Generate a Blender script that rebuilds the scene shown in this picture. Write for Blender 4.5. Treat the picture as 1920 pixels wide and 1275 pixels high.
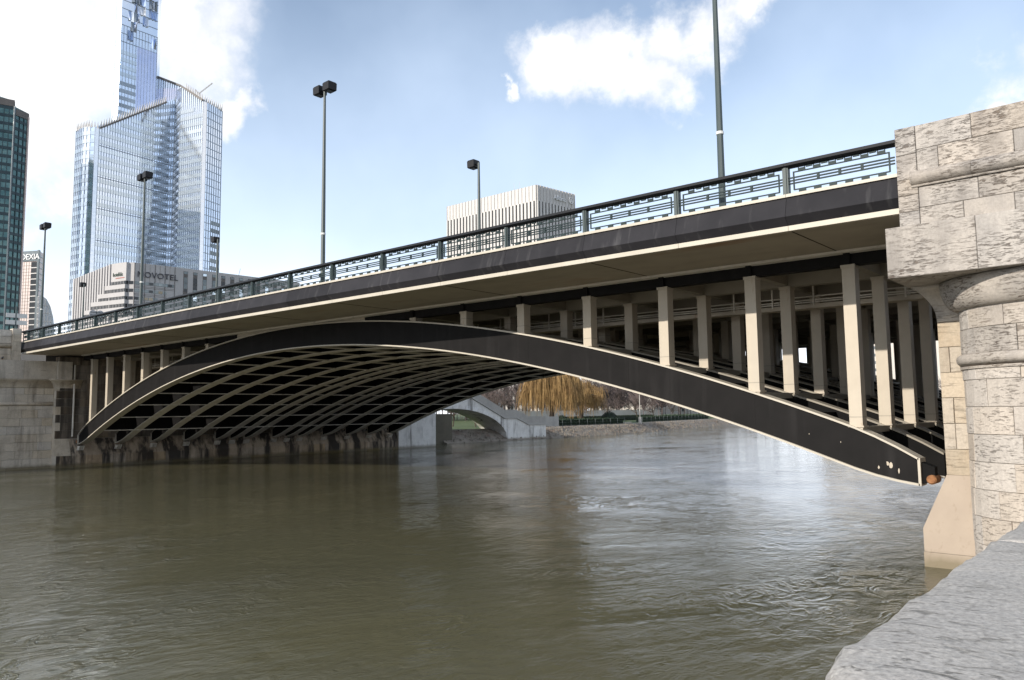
import bpy, bmesh, math, random
from mathutils import Vector, Matrix, noise as mnoise
R_ = math.radians
rnd = random.Random(11)
sc = bpy.context.scene
for o in list(bpy.data.objects):
    bpy.data.objects.remove(o)
col = sc.collection

# ------------------------------------------------------------------ camera
cd = bpy.data.cameras.new('camera')
cam = bpy.data.objects.new('camera', cd)
col.objects.link(cam)
cr = Vector((0.75117, 0.65999, -0.01228)); cu = Vector((0.07071, -0.06196, 0.99557)); cf = Vector((-0.65631, 0.74871, 0.09321))
CAM = Vector((9.803, -30.834, 5.213))
cam.matrix_world = Matrix(((cr.x, cu.x, -cf.x, CAM.x), (cr.y, cu.y, -cf.y, CAM.y), (cr.z, cu.z, -cf.z, CAM.z), (0, 0, 0, 1)))
cd.sensor_fit = 'HORIZONTAL'; cd.sensor_width = 36; cd.lens = 26.99
cd.clip_start = 0.05; cd.clip_end = 9000
sc.camera = cam

# ------------------------------------------------------------------ light
SUN_EL, SUN_AZ = 22.5, 189.0          # azimuth clockwise from +Y
sun_dir = Vector((math.sin(R_(SUN_AZ)) * math.cos(R_(SUN_EL)), math.cos(R_(SUN_AZ)) * math.cos(R_(SUN_EL)), math.sin(R_(SUN_EL))))
sl = bpy.data.lights.new('sun', 'SUN')
sun = bpy.data.objects.new('sun', sl); col.objects.link(sun)
sl.energy = 4.0; sl.angle = R_(0.6); sl.color = (1.0, 0.925, 0.82)
sun.rotation_euler = (-sun_dir).to_track_quat('-Z', 'Y').to_euler()
sun.location = (0, -100, 100)

sc.view_settings.view_transform = 'Standard'
sc.view_settings.look = 'None'
sc.view_settings.gamma = 1.0
sc.view_settings.use_curve_mapping = False
sc.view_settings.exposure = 0.3

world = bpy.data.worlds.new('World'); sc.world = world
world.use_nodes = True
wt = world.node_tree
for n in list(wt.nodes): wt.nodes.remove(n)
def wn(t, **k):
    n = wt.nodes.new(t)
    for a, b in k.items(): setattr(n, a, b)
    return n
def wl(a, b): wt.links.new(a, b)
out = wn('ShaderNodeOutputWorld'); bg = wn('ShaderNodeBackground'); bg.inputs['Strength'].default_value = 0.13
sky = wn('ShaderNodeTexSky', sky_type='NISHITA', sun_disc=False)
sky.sun_elevation = R_(SUN_EL); sky.sun_rotation = R_(SUN_AZ); sky.air_density = 1.0; sky.dust_density = 0.6; sky.ozone_density = 1.6; sky.altitude = 50
tcw = wn('ShaderNodeTexCoord')
def azel(a, e):
    a, e = R_(a), R_(e)
    return (math.sin(a) * math.cos(e), math.cos(a) * math.cos(e), math.sin(e))
# warp the direction so that cloud outlines break up
nz = wn('ShaderNodeTexNoise'); nz.inputs['Scale'].default_value = 9.0; nz.inputs['Detail'].default_value = 9.0; nz.inputs['Roughness'].default_value = 0.6
wl(tcw.outputs['Generated'], nz.inputs['Vector'])
sub = wn('ShaderNodeVectorMath', operation='SUBTRACT'); sub.inputs[1].default_value = (.5, .5, .5); wl(nz.outputs['Color'], sub.inputs[0])
scl = wn('ShaderNodeVectorMath', operation='SCALE'); scl.inputs['Scale'].default_value = 0.19; wl(sub.outputs[0], scl.inputs[0])
wadd = wn('ShaderNodeVectorMath', operation='ADD'); wl(tcw.outputs['Generated'], wadd.inputs[0]); wl(scl.outputs[0], wadd.inputs[1])
CL = [(-75, 23.5, 5.2), (-71.5, 24, 5.0), (-67.5, 26, 3.6), (-64.3, 25.3, 3.0), (-75, 17, 4.0), (-72.5, 15, 1.8), (-62.0, 21.0, 1.5), (-75.5, 12, 2.2),
      (-79, 20, 6), (-82, 26, 6), (-77, 30, 5), (-70, 31, 4.5),
      (-38.2, 26.4, 1.9), (-35.4, 25.4, 2.2), (-32.4, 24.2, 2.3), (-30.6, 23.4, 1.9), (-28.6, 26.2, 2.4), (-25.6, 26.3, 2.3), (-23.2, 27.5, 1.8), (-41.2, 23.9, .7),
      (-7.3, 18.5, 1.8), (-9.9, 18.4, 1.0), (-4.2, 18.6, 2.3), (-72.4, 7.2, 1.0)]
for a, e, r in ((14, 18, 5), (24, 30, 6), (38, 22, 5), (55, 14, 5), (70, 33, 7), (92, 20, 6), (112, 28, 6), (130, 15, 5), (150, 32, 7), (171, 24, 5),
                (192, 40, 7), (207, 20, 6), (226, 12, 4), (231, 31, 6), (246, 22, 5), (263, 36, 7), (-55, 48, 7), (-20, 45, 6), (15, 52, 7), (120, 58, 8), (220, 62, 8),
                (118, 10, 5), (140, 24, 5), (100, 9, 4), (84, 12, 3)):
    CL.append((a, e, r))
prev = None
for a, e, r in CL:
    ds = wn('ShaderNodeVectorMath', operation='DISTANCE'); ds.inputs[1].default_value = azel(a, e); wl(wadd.outputs[0], ds.inputs[0])
    m = wn('ShaderNodeMath', operation='DIVIDE'); m.inputs[1].default_value = math.radians(r); wl(ds.outputs['Value'], m.inputs[0])
    if prev is None: prev = m
    else:
        mm = wn('ShaderNodeMath', operation='SMOOTH_MIN'); mm.inputs[2].default_value = 0.25
        wl(prev.outputs[0], mm.inputs[0]); wl(m.outputs[0], mm.inputs[1]); prev = mm
mr = wn('ShaderNodeMapRange', interpolation_type='SMOOTHSTEP'); mr.inputs['From Min'].default_value = 1.62; mr.inputs['From Max'].default_value = 0.30
wl(prev.outputs[0], mr.inputs['Value'])
# thin high veil + paler air towards the horizon
nv = wn('ShaderNodeTexNoise'); nv.inputs['Scale'].default_value = 3.0; nv.inputs['Detail'].default_value = 5.0
wl(tcw.outputs['Generated'], nv.inputs['Vector'])
vr = wn('ShaderNodeMapRange'); vr.inputs['From Min'].default_value = .40; vr.inputs['From Max'].default_value = .75; vr.inputs['To Min'].default_value = .16; vr.inputs['To Max'].default_value = .42
wl(nv.outputs['Fac'], vr.inputs['Value'])
sepw = wn('ShaderNodeSeparateXYZ'); wl(tcw.outputs['Generated'], sepw.inputs[0])
hz = wn('ShaderNodeMapRange'); hz.inputs['From Min'].default_value = .50; hz.inputs['From Max'].default_value = .08; hz.inputs['To Min'].default_value = 0.; hz.inputs['To Max'].default_value = .75
wl(sepw.outputs['Z'], hz.inputs['Value'])
vadd = wn('ShaderNodeMath', operation='ADD', use_clamp=True); wl(vr.outputs['Result'], vadd.inputs[0]); wl(hz.outputs['Result'], vadd.inputs[1])
veil = wn('ShaderNodeMix', data_type='RGBA'); veil.inputs['B'].default_value = (6.05, 7.15, 8.75, 1)
wl(vadd.outputs[0], veil.inputs['Factor']); wl(sky.outputs['Color'], veil.inputs['A'])
hz2 = wn('ShaderNodeMapRange', interpolation_type='SMOOTHSTEP'); hz2.inputs['From Min'].default_value = .24; hz2.inputs['From Max'].default_value = .0; hz2.inputs['To Min'].default_value = 0.; hz2.inputs['To Max'].default_value = .85
wl(sepw.outputs['Z'], hz2.inputs['Value'])
low = wn('ShaderNodeMix', data_type='RGBA'); low.inputs['B'].default_value = (10.6, 10.9, 11.2, 1)
wl(hz2.outputs['Result'], low.inputs['Factor']); wl(veil.outputs['Result'], low.inputs['A'])
mixc = wn('ShaderNodeMix', data_type='RGBA')
nsh = wn('ShaderNodeTexNoise'); nsh.inputs['Scale'].default_value = 16.0; nsh.inputs['Detail'].default_value = 4.0
wl(tcw.outputs['Generated'], nsh.inputs['Vector'])
cshade = wn('ShaderNodeMix', data_type='RGBA'); cshade.inputs['A'].default_value = (6.3, 6.45, 6.9, 1); cshade.inputs['B'].default_value = (8.3, 8.15, 7.95, 1)
nshr = wn('ShaderNodeMapRange'); nshr.inputs['From Min'].default_value = .35; nshr.inputs['From Max'].default_value = .6; wl(nsh.outputs['Fac'], nshr.inputs['Value']); wl(nshr.outputs['Result'], cshade.inputs['Factor'])
wl(mr.outputs['Result'], mixc.inputs['Factor']); wl(low.outputs['Result'], mixc.inputs['A']); wl(cshade.outputs['Result'], mixc.inputs['B'])
wl(mixc.outputs['Result'], bg.inputs['Color']); wl(bg.outputs[0], out.inputs['Surface'])
try: world.cycles.sampling_method = 'MANUAL'; world.cycles.sample_map_resolution = 512
except Exception: pass

# ------------------------------------------------------------------ materials
M = {}
def nmat(name):
    m = bpy.data.materials.new(name); m.use_nodes = True
    nt = m.node_tree; b = nt.nodes['Principled BSDF']
    M[name] = m
    return m, nt, b
def N(nt, t, **k):
    n = nt.nodes.new(t)
    for a, b in k.items(): setattr(n, a, b)
    return n
def coords(nt, stretch=(1, 1, 1), coord='Object'):
    tc = N(nt, 'ShaderNodeTexCoord'); mp = N(nt, 'ShaderNodeMapping'); mp.inputs['Scale'].default_value = stretch
    nt.links.new(tc.outputs[coord], mp.inputs['Vector']); return mp.outputs['Vector']
def noise(nt, vec, scale, detail=5, rough=.55, dist=0):
    n = N(nt, 'ShaderNodeTexNoise'); n.inputs['Scale'].default_value = scale; n.inputs['Detail'].default_value = detail
    n.inputs['Roughness'].default_value = rough; n.inputs['Distortion'].default_value = dist
    nt.links.new(vec, n.inputs['Vector']); return n.outputs['Fac']
def rng(nt, v, a, b, c=0., d=1.):
    n = N(nt, 'ShaderNodeMapRange'); n.inputs['From Min'].default_value = a; n.inputs['From Max'].default_value = b
    n.inputs['To Min'].default_value = c; n.inputs['To Max'].default_value = d; nt.links.new(v, n.inputs['Value']); return n.outputs['Result']
def mixc_(nt, f, a, b, blend='MIX'):
    n = N(nt, 'ShaderNodeMix', data_type='RGBA', blend_type=blend)
    for s, v in (('Factor', f), ('A', a), ('B', b)):
        if isinstance(v, (int, float)): n.inputs[s].default_value = v
        elif isinstance(v, tuple): n.inputs[s].default_value = (*v[:3], 1)
        else: nt.links.new(v, n.inputs[s])
    return n.outputs['Result']
def mth(nt, op, a, b=0.):
    n = N(nt, 'ShaderNodeMath', operation=op)
    for i, v in enumerate((a, b)):
        if isinstance(v, (int, float)): n.inputs[i].default_value = v
        else: nt.links.new(v, n.inputs[i])
    return n.outputs[0]
def mat(name, c1, c2=None, scale=2.0, stretch=(1, 1, 1), rough=.6, metal=0., bump=0., bscale=None, bstretch=None, stains=(), rand=0., spec=.5, bdist=.02, coord='Object'):
    m, nt, b = nmat(name)
    vec = coords(nt, stretch, coord)
    f = rng(nt, noise(nt, vec, scale), .3, .7)
    c = mixc_(nt, f, c1, c2 or tuple(x * .8 for x in c1))
    for (sc_, s_scale, lo, hi, s_st, amt) in stains:
        v2 = coords(nt, s_st, coord)
        k = mth(nt, 'MULTIPLY', rng(nt, noise(nt, v2, s_scale, 6, .6), lo, hi), amt)
        c = mixc_(nt, k, c, sc_)
    if name == 'springing_concrete': c = tide(nt, c)
    if rand:
        oi = N(nt, 'ShaderNodeObjectInfo')
        hv = N(nt, 'ShaderNodeHueSaturation'); nt.links.new(rng(nt, oi.outputs['Random'], 0, 1, 1 - rand, 1 + rand), hv.inputs['Value'])
        nt.links.new(c, hv.inputs['Color']); c = hv.outputs['Color']
    nt.links.new(c, b.inputs['Base Color'])
    b.inputs['Roughness'].default_value = rough; b.inputs['Metallic'].default_value = metal
    b.inputs['Specular IOR Level'].default_value = spec
    if bump:
        bp = N(nt, 'ShaderNodeBump'); bp.inputs['Strength'].default_value = bump; bp.inputs['Distance'].default_value = bdist
        nt.links.new(noise(nt, coords(nt, bstretch or stretch, coord), bscale or scale * 6, 6, .65), bp.inputs['Height'])
        nt.links.new(bp.outputs['Normal'], b.inputs['Normal'])
    return m

def tide(nt, c):      # wet, silty band just above the water
    tc = N(nt, 'ShaderNodeTexCoord'); sp = N(nt, 'ShaderNodeSeparateXYZ'); nt.links.new(tc.outputs['Object'], sp.inputs[0])
    z = mth(nt, 'ADD', sp.outputs['Z'], mth(nt, 'MULTIPLY', noise(nt, tc.outputs['Object'], 1.6, 5), -.5))
    return mixc_(nt, rng(nt, z, .30, -.12, 0., .75), c, (.15, .125, .07))
def travertine(name, c1, c2, pit=(.10, .07, .05), pitamt=.8, rand=.10, lo=.56, hi=.66, zs=9., sc_=1.3, stain=(.30, .27, .24), stamt=.6, grime=None, st=None, fr=(.86, 1.10), fs=14, own=1.):
    m, nt, b = nmat(name)
    oi = N(nt, 'ShaderNodeObjectInfo')
    def coords(nt_, stretch=(1, 1, 1)):      # every stone gets its own piece of the pattern
        tc = N(nt_, 'ShaderNodeTexCoord'); ad = N(nt_, 'ShaderNodeVectorMath', operation='ADD'); mu = N(nt_, 'ShaderNodeVectorMath', operation='SCALE')
        mu.inputs[0].default_value = (37. * own, 23. * own, 51. * own); nt_.links.new(oi.outputs['Random'], mu.inputs['Scale'])
        nt_.links.new(tc.outputs['Object'], ad.inputs[0]); nt_.links.new(mu.outputs[0], ad.inputs[1])
        mp = N(nt_, 'ShaderNodeMapping'); mp.inputs['Scale'].default_value = stretch; nt_.links.new(ad.outputs[0], mp.inputs['Vector']); return mp.outputs['Vector']
    base = mixc_(nt, rng(nt, noise(nt, coords(nt), .9, 6), .3, .7), c1, c2)
    warm = rng(nt, noise(nt, coords(nt, (.5, .5, .35)), 1.1, 7, .65), .48, .72)
    c = mixc_(nt, mth(nt, 'MULTIPLY', warm, stamt), base, stain)
    fine = rng(nt, noise(nt, coords(nt), fs, 6, .72), .35, .65, *fr)
    hv = N(nt, 'ShaderNodeHueSaturation'); nt.links.new(fine, hv.inputs['Value']); nt.links.new(c, hv.inputs['Color']); c = hv.outputs['Color']
    if grime:
        g = rng(nt, noise(nt, coords(nt, (1, 1, .12)), grime[1], 6, .6), grime[2], grime[3])
        c = mixc_(nt, mth(nt, 'MULTIPLY', g, grime[4]), c, grime[0])
    pn = noise(nt, coords(nt, st or (1, 1, zs)), sc_, 9, .68, .6)
    area = rng(nt, noise(nt, coords(nt), .8, 3), .38, .6)
    pm = mth(nt, 'MULTIPLY', rng(nt, pn, lo, hi), area)
    c = mixc_(nt, mth(nt, 'MULTIPLY', pm, pitamt), c, pit)
    c = tide(nt, c)
    hv = N(nt, 'ShaderNodeHueSaturation'); nt.links.new(rng(nt, oi.outputs['Random'], 0, 1, 1 - rand, 1 + rand), hv.inputs['Value'])
    nt.links.new(rng(nt, mth(nt, 'FRACT', mth(nt, 'MULTIPLY', oi.outputs['Random'], 7.31)), 0, 1, .75, 1.25), hv.inputs['Saturation'])
    nt.links.new(c, hv.inputs['Color'])
    nt.links.new(hv.outputs['Color'], b.inputs['Base Color'])
    b.inputs['Roughness'].default_value = .9; b.inputs['Specular IOR Level'].default_value = .25
    h = mth(nt, 'SUBTRACT', mth(nt, 'MULTIPLY', noise(nt, coords(nt), 22, 6, .7), .35), pm)
    bp = N(nt, 'ShaderNodeBump'); bp.inputs['Strength'].default_value = .8; bp.inputs['Distance'].default_value = .025
    nt.links.new(h, bp.inputs['Height']); nt.links.new(bp.outputs['Normal'], b.inputs['Normal'])
    return m

travertine('pier_stone', (.455, .41, .362), (.395, .357, .316), grime=((.17, .152, .138), 1.1, .50, .70, .6), pitamt=.8, rand=.09, lo=.52, hi=.61, zs=5., sc_=4.2, stain=(.27, .25, .235), stamt=.75)
travertine('pier_stone_low', (.50, .448, .392), (.45, .402, .35), pitamt=.6, stamt=.5, rand=.07, lo=.55, hi=.64, zs=5., sc_=4.0, stain=(.31, .275, .245))
travertine('quoin_stone', (.445, .388, .315), (.395, .34, .275), pitamt=.3, rand=.14, stain=(.36, .28, .2))
travertine('abutment_stone', (.62, .55, .455), (.54, .48, .395), own=0., pitamt=.25, rand=.08, stain=(.24, .20, .16), stamt=.55, grime=((.15, .12, .095), 1.2, .52, .72, .7))
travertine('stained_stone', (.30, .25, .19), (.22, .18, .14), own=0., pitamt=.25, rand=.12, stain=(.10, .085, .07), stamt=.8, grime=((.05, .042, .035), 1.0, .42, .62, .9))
travertine('streaked_wall', (.56, .45, .33), (.46, .37, .275), own=0., pitamt=.2, rand=.05, stain=(.16, .12, .09), stamt=.6, grime=((.035, .03, .028), .75, .43, .55, .93))
travertine('parapet_stone', (.40, .378, .345), (.455, .43, .395), pit=(.12, .132, .125), pitamt=.6, rand=.04, lo=.57, hi=.66, zs=1.0, sc_=7., stain=(.31, .30, .285), stamt=.7, st=(1.0, 2.6, 2), fr=(.66, 1.24), fs=40)
travertine('ramp_stone', (.80, .785, .755), (.72, .70, .67), own=0., pitamt=.3, rand=.06, stain=(.36, .34, .32), stamt=.5, grime=((.10, .09, .08), .9, .56, .68, .75))
mat('mortar', (.27, .245, .215), (.33, .30, .26), 3, rough=.95)
mat('springing_concrete', (.40, .33, .262), (.36, .295, .235), 1.2, rough=.85, bump=.25, bscale=30, stains=(((.30, .24, .18), 6, .60, .72, (1, 1, .6), .6),))
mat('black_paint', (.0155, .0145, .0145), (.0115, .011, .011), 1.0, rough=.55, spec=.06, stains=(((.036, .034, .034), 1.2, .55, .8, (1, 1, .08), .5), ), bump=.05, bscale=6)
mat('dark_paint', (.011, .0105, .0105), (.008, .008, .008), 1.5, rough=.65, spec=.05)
mat('cream_paint', (.475, .415, .33), (.43, .375, .295), 1.4, rough=.5, stains=(((.27, .15, .07), 2.6, .62, .74, (1, 1, .22), .7), ((.40, .36, .30), 1.5, .52, .75, (1, 1, .15), .5)))
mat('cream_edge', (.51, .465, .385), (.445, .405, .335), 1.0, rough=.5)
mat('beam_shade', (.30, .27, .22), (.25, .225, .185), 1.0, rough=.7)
mat('flange_under', (.68, .635, .56), (.60, .56, .49), 1.2, rough=.55, stains=(((.16, .13, .10), 1.5, .55, .75, (1, 1, 1), .5),))
mat('soffit', (.40, .35, .28), (.34, .295, .235), .7, rough=.8, stains=(((.30, .14, .07), .35, .60, .72, (.35, 1.6, 1), .6), ((.22, .19, .15), .8, .5, .75, (.3, 1, 1), .5)))
mat('fascia_slate', (.034, .033, .037), (.025, .0245, .028), 1.0, rough=.6, spec=.08, stains=(((.13, .128, .13), 1.0, .56, .80, (2.4, 1, .08), .6), ((.3, .29, .28), 6, .78, .80, (1, 1, 1), .5)), rand=.18)
mat('rail_green', (.040, .062, .062), (.032, .050, .052), 2, rough=.5)
mat('rail_bar', (.034, .050, .053), (.026, .040, .043), 2, rough=.5, spec=.12)
mat('rail_dark', (.011, .0115, .0135), (.008, .0085, .01), 2, rough=.45, spec=.3)
mat('lamp_black', (.012, .011, .012), (.009, .0085, .009), 3, rough=.5, spec=.3)
mat('pole_green', (.055, .078, .078), (.045, .064, .066), 2, rough=.5)
mat('white_band', (.72, .72, .68), rough=.6)
mat('rust', (.36, .17, .07), (.17, .07, .03), 7, rough=.85, bump=.6, bscale=30)
mat('asphalt', (.05, .05, .052), (.06, .06, .06), 4, rough=.9)
mat('soil', (.13, .115, .085), (.09, .08, .06), .6, rough=.95, bump=.6, bscale=6, bdist=.1)
mat('grass', (.075, .11, .030), (.06, .085, .028), 1.2, rough=.9, bump=.5, bscale=20, bdist=.05)
mat('bank_rock', (.24, .21, .17), (.15, .125, .10), 1.3, rough=.95, bump=.9, bscale=4, bdist=.12, stains=(((.12, .055, .035), .5, .55, .7, (1, 1, 1), .6),), rand=.25)
mat('slipway', (.38, .32, .245), (.33, .275, .21), 1.0, rough=.9)
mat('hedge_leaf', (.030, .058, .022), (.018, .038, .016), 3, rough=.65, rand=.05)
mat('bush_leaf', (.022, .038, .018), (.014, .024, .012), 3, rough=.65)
mat('willow_twig', (.37, .235, .09), (.22, .13, .05), .45, rough=.8)
mat('bark', (.085, .062, .045), (.055, .042, .032), 3, rough=.9)
mat('bare_twig', (.155, .118, .105), (.11, .082, .074), .6, rough=.9)
mat('wood_haze', (.135, .105, .10), (.095, .075, .073), .2, rough=.9)
mat('wall_pale', (.52, .49, .44), (.45, .42, .38), .5, rough=.85)
mat('fence_steel', (.16, .18, .17), rough=.5)
mat('novotel_panel', (.46, .445, .44), (.42, .405, .40), .25, rough=.55, spec=.3)
mat('novotel_dark', (.13, .115, .105), (.10, .09, .085), .3, rough=.5)
mat('letters_dark', (.05, .05, .065), rough=.5)
mat('letters_green', (.05, .075, .06), rough=.5)
mat('letters_red', (.40, .12, .09), rough=.5)
mat('letters_white', (.85, .85, .85), rough=.5)
mat('fin_white', (.56, .54, .515), (.52, .50, .48), .3, rough=.5)
mat('pink_panel', (.62, .50, .46), (.57, .47, .44), .08, rough=.35)
mat('apartment', (.62, .58, .52), (.57, .53, .48), .1, rough=.8)
mat('pigeon', (.05, .05, .06), (.08, .08, .09), 20, rough=.7)
mat('sign_back', (.45, .45, .45), (.4, .4, .4), 5, rough=.5, metal=.3)

def glass(name, c1, c2, metal=.8, rough=.06, wob=.25, scale=.12, rand=.08, stretch=(1, 1, 1)):
    m, nt, b = nmat(name)
    v = coords(nt, stretch)
    c = mixc_(nt, rng(nt, noise(nt, v, scale, 3), .35, .65), c1, c2)
    oi = N(nt, 'ShaderNodeObjectInfo'); hv = N(nt, 'ShaderNodeHueSaturation')
    nt.links.new(rng(nt, oi.outputs['Random'], 0, 1, 1 - rand, 1 + rand), hv.inputs['Value']); nt.links.new(c, hv.inputs['Color'])
    nt.links.new(hv.outputs['Color'], b.inputs['Base Color'])
    b.inputs['Metallic'].default_value = metal; b.inputs['Roughness'].default_value = rough
    bp = N(nt, 'ShaderNodeBump'); bp.inputs['Strength'].default_value = wob; bp.inputs['Distance'].default_value = .25
    nt.links.new(noise(nt, v, .35, 2), bp.inputs['Height']); nt.links.new(bp.outputs['Normal'], b.inputs['Normal'])
    return m
glass('tower_glass', (.76, .83, .93), (.82, .87, .94), .8, .07, .03)
glass('tower_band', (.64, .70, .74), (.70, .75, .78), .75, .12, .03, rand=.14)
glass('tower_dark', (.26, .30, .34), (.34, .38, .42), .5, .15, .03, rand=.2)
glass('tower_soft', (.70, .78, .90), (.74, .81, .92), .95, .22, .05)
glass('tower_band_soft', (.55, .61, .66), (.62, .67, .71), .95, .25, .05, rand=.1)
mat('tower_mullion', (.48, .54, .62), rough=.4, metal=.3)
glass('tower_bright', (.90, .90, .90), (.86, .87, .9), .75, .16, .3)
glass('tower_pane', (.56, .60, .78), (.62, .65, .80), .8, .1, .3)
glass('facet', (.62, .70, .86), (.50, .58, .74), .9, .06, .2)
glass('teal_glass', (.055, .115, .115), (.10, .17, .165), .55, .12, .8, .2, rand=.2)
glass('teal_dark', (.018, .035, .04), (.03, .05, .055), .4, .2, .3, .3)
glass('window_grey', (.12, .14, .145), (.19, .21, .21), .5, .12, .3, rand=.3)
glass('window_dark', (.02, .022, .024), (.04, .042, .045), .3, .15, .3, rand=.3)
glass('window_lit', (.46, .34, .20), (.35, .30, .22), .1, .4, .1, rand=.3)
glass('dome_glass', (.40, .42, .44), (.50, .51, .52), .5, .2, .3)

def water_mat():
    m, nt, b = nmat('river_water')
    v = coords(nt)
    c = mixc_(nt, rng(nt, noise(nt, v, .05, 4), .35, .65), (.109, .101, .058), (.090, .086, .053))
    nt.links.new(c, b.inputs['Base Color'])
    b.inputs['Roughness'].default_value = .045; b.inputs['IOR'].default_value = 1.333
    wv = coords(nt, (1, .55, 1))
    patch = rng(nt, noise(nt, coords(nt, (1, .6, 1)), .085, 5, .6, 1.4), .42, .62, .22, .95)
    swell = mth(nt, 'MULTIPLY', noise(nt, coords(nt, (1, .7, 1)), .42, 3, .5, 2.2), .095)
    chop = mth(nt, 'MULTIPLY', mth(nt, 'MULTIPLY', noise(nt, wv, 1.9, 7, .62, .9), patch), .165)
    fine = mth(nt, 'MULTIPLY', mth(nt, 'MULTIPLY', noise(nt, wv, 7.0, 4, .6, .8), patch), .06)
    # sharp crested wavelets gathered in drifting patches
    p2 = rng(nt, noise(nt, coords(nt, (1, .7, 1)), .13, 4, .6, 1.0), .46, .62)
    rn = noise(nt, coords(nt, (1, .62, 1)), 1.15, 4, .5, 1.3)
    ridge = mth(nt, 'POWER', mth(nt, 'SUBTRACT', 1., mth(nt, 'ABSOLUTE', mth(nt, 'SUBTRACT', mth(nt, 'MULTIPLY', rn, 2.), 1.))), 9.)
    ridge = mth(nt, 'MULTIPLY', mth(nt, 'MULTIPLY', ridge, p2), .075)
    h = mth(nt, 'ADD', mth(nt, 'ADD', mth(nt, 'ADD', swell, chop), fine), ridge)
    bp = N(nt, 'ShaderNodeBump'); bp.inputs['Strength'].default_value = .55; bp.inputs['Distance'].default_value = .55
    nt.links.new(h, bp.inputs['Height']); nt.links.new(bp.outputs['Normal'], b.inputs['Normal'])
water_mat()

# ------------------------------------------------------------------ mesh helpers
class MB:
    def __init__(s): s.v = []; s.f = []
    def add(s, vs, fs):
        o = len(s.v); s.v += [tuple(p) for p in vs]; s.f += [tuple(i + o for i in f) for f in fs]; return s
    def box(s, x0, x1, y0, y1, z0, z1):
        return s.add([(x0, y0, z0), (x1, y0, z0), (x1, y1, z0), (x0, y1, z0), (x0, y0, z1), (x1, y0, z1), (x1, y1, z1), (x0, y1, z1)],
                     [(0, 3, 2, 1), (4, 5, 6, 7), (0, 1, 5, 4), (1, 2, 6, 5), (2, 3, 7, 6), (3, 0, 4, 7)])
    def hexa(s, a, b): # a,b: two 4-point rings
        return s.add(list(a) + list(b), [(0, 3, 2, 1), (4, 5, 6, 7), (0, 1, 5, 4), (1, 2, 6, 5), (2, 3, 7, 6), (3, 0, 4, 7)])
    def prism(s, poly, z0, z1):
        n = len(poly); z0 = z0 if isinstance(z0, (list, tuple)) else [z0] * n; z1 = z1 if isinstance(z1, (list, tuple)) else [z1] * n
        return s.add([(p[0], p[1], z) for p, z in zip(poly, z0)] + [(p[0], p[1], z) for p, z in zip(poly, z1)],
                     [tuple(range(n))[::-1], tuple(range(n, 2 * n))] + [(i, (i + 1) % n, n + (i + 1) % n, n + i) for i in range(n)])
    def loft(s, rings, closed=True, caps=True):
        n = len(rings[0]); o = [p for r in rings for p in r]; fs = []
        for k in range(len(rings) - 1):
            for i in range(n if closed else n - 1):
                j = (i + 1) % n; fs.append((k * n + i, k * n + j, (k + 1) * n + j, (k + 1) * n + i))
        if caps and closed: fs += [tuple(range(n))[::-1], tuple(range((len(rings) - 1) * n, len(rings) * n))]
        return s.add(o, fs)
    def tube(s, pts, rad, n=6, caps=True):
        pts = [Vector(p) for p in pts]; rings = []
        for i, p in enumerate(pts):
            t = (pts[min(i + 1, len(pts) - 1)] - pts[max(i - 1, 0)]); t = t.normalized() if t.length > 1e-9 else Vector((0, 0, 1))
            a = t.cross(Vector((0, 0, 1)) if abs(t.z) < .9 else Vector((1, 0, 0))).normalized(); b = t.cross(a)
            r = rad[i] if isinstance(rad, (list, tuple)) else rad
            rings.append([p + r * (math.cos(2 * math.pi * k / n) * a + math.sin(2 * math.pi * k / n) * b) for k in range(n)])
        return s.loft(rings, True, caps)
    def bar(s, p, q, w, h=None):
        p, q = Vector(p), Vector(q); t = (q - p).normalized(); h = h or w
        a = t.cross(Vector((0, 0, 1)) if abs(t.z) < .95 else Vector((1, 0, 0))).normalized(); b = a.cross(t)
        r = lambda c: [c - a * w / 2 - b * h / 2, c + a * w / 2 - b * h / 2, c + a * w / 2 + b * h / 2, c - a * w / 2 + b * h / 2]
        return s.hexa(r(p), r(q))
    def mesh(s, name, mt, smooth=False, fix=True):
        me = bpy.data.meshes.new(name); me.from_pydata(s.v, [], s.f)
        if fix:
            bm = bmesh.new(); bm.from_mesh(me); bmesh.ops.recalc_face_normals(bm, faces=bm.faces); bm.to_mesh(me); bm.free()
        me.materials.append(M[mt])
        if smooth: me.polygons.foreach_set('use_smooth', [True] * len(me.polygons))
        me.update(); return me
    def build(s, name, mt, parent=None, smooth=False, fix=True, **props):
        return place(s.mesh(name, mt, smooth, fix), name, parent, **props)
def place(me, name, parent=None, loc=None, rz=0., **props):
    o = bpy.data.objects.new(name, me); col.objects.link(o)
    if parent: o.parent = parent
    if loc: o.location = loc
    if rz: o.rotation_euler.z = rz
    for k, v in props.items(): o[k] = v
    return o
def thing(name, label, cat, loc=(0, 0, 0), group=None):
    o = bpy.data.objects.new(name, None); col.objects.link(o); o.location = loc; o.empty_display_size = .5
    o['label'] = label; o['category'] = cat
    if group: o['group'] = group
    return o
def copy_tree(o, parent=None, loc=None):
    c = o.copy(); col.objects.link(c)
    if parent: c.parent = parent
    if loc is not None: c.location = loc
    for ch in o.children: copy_tree(ch, c)
    return c
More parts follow.
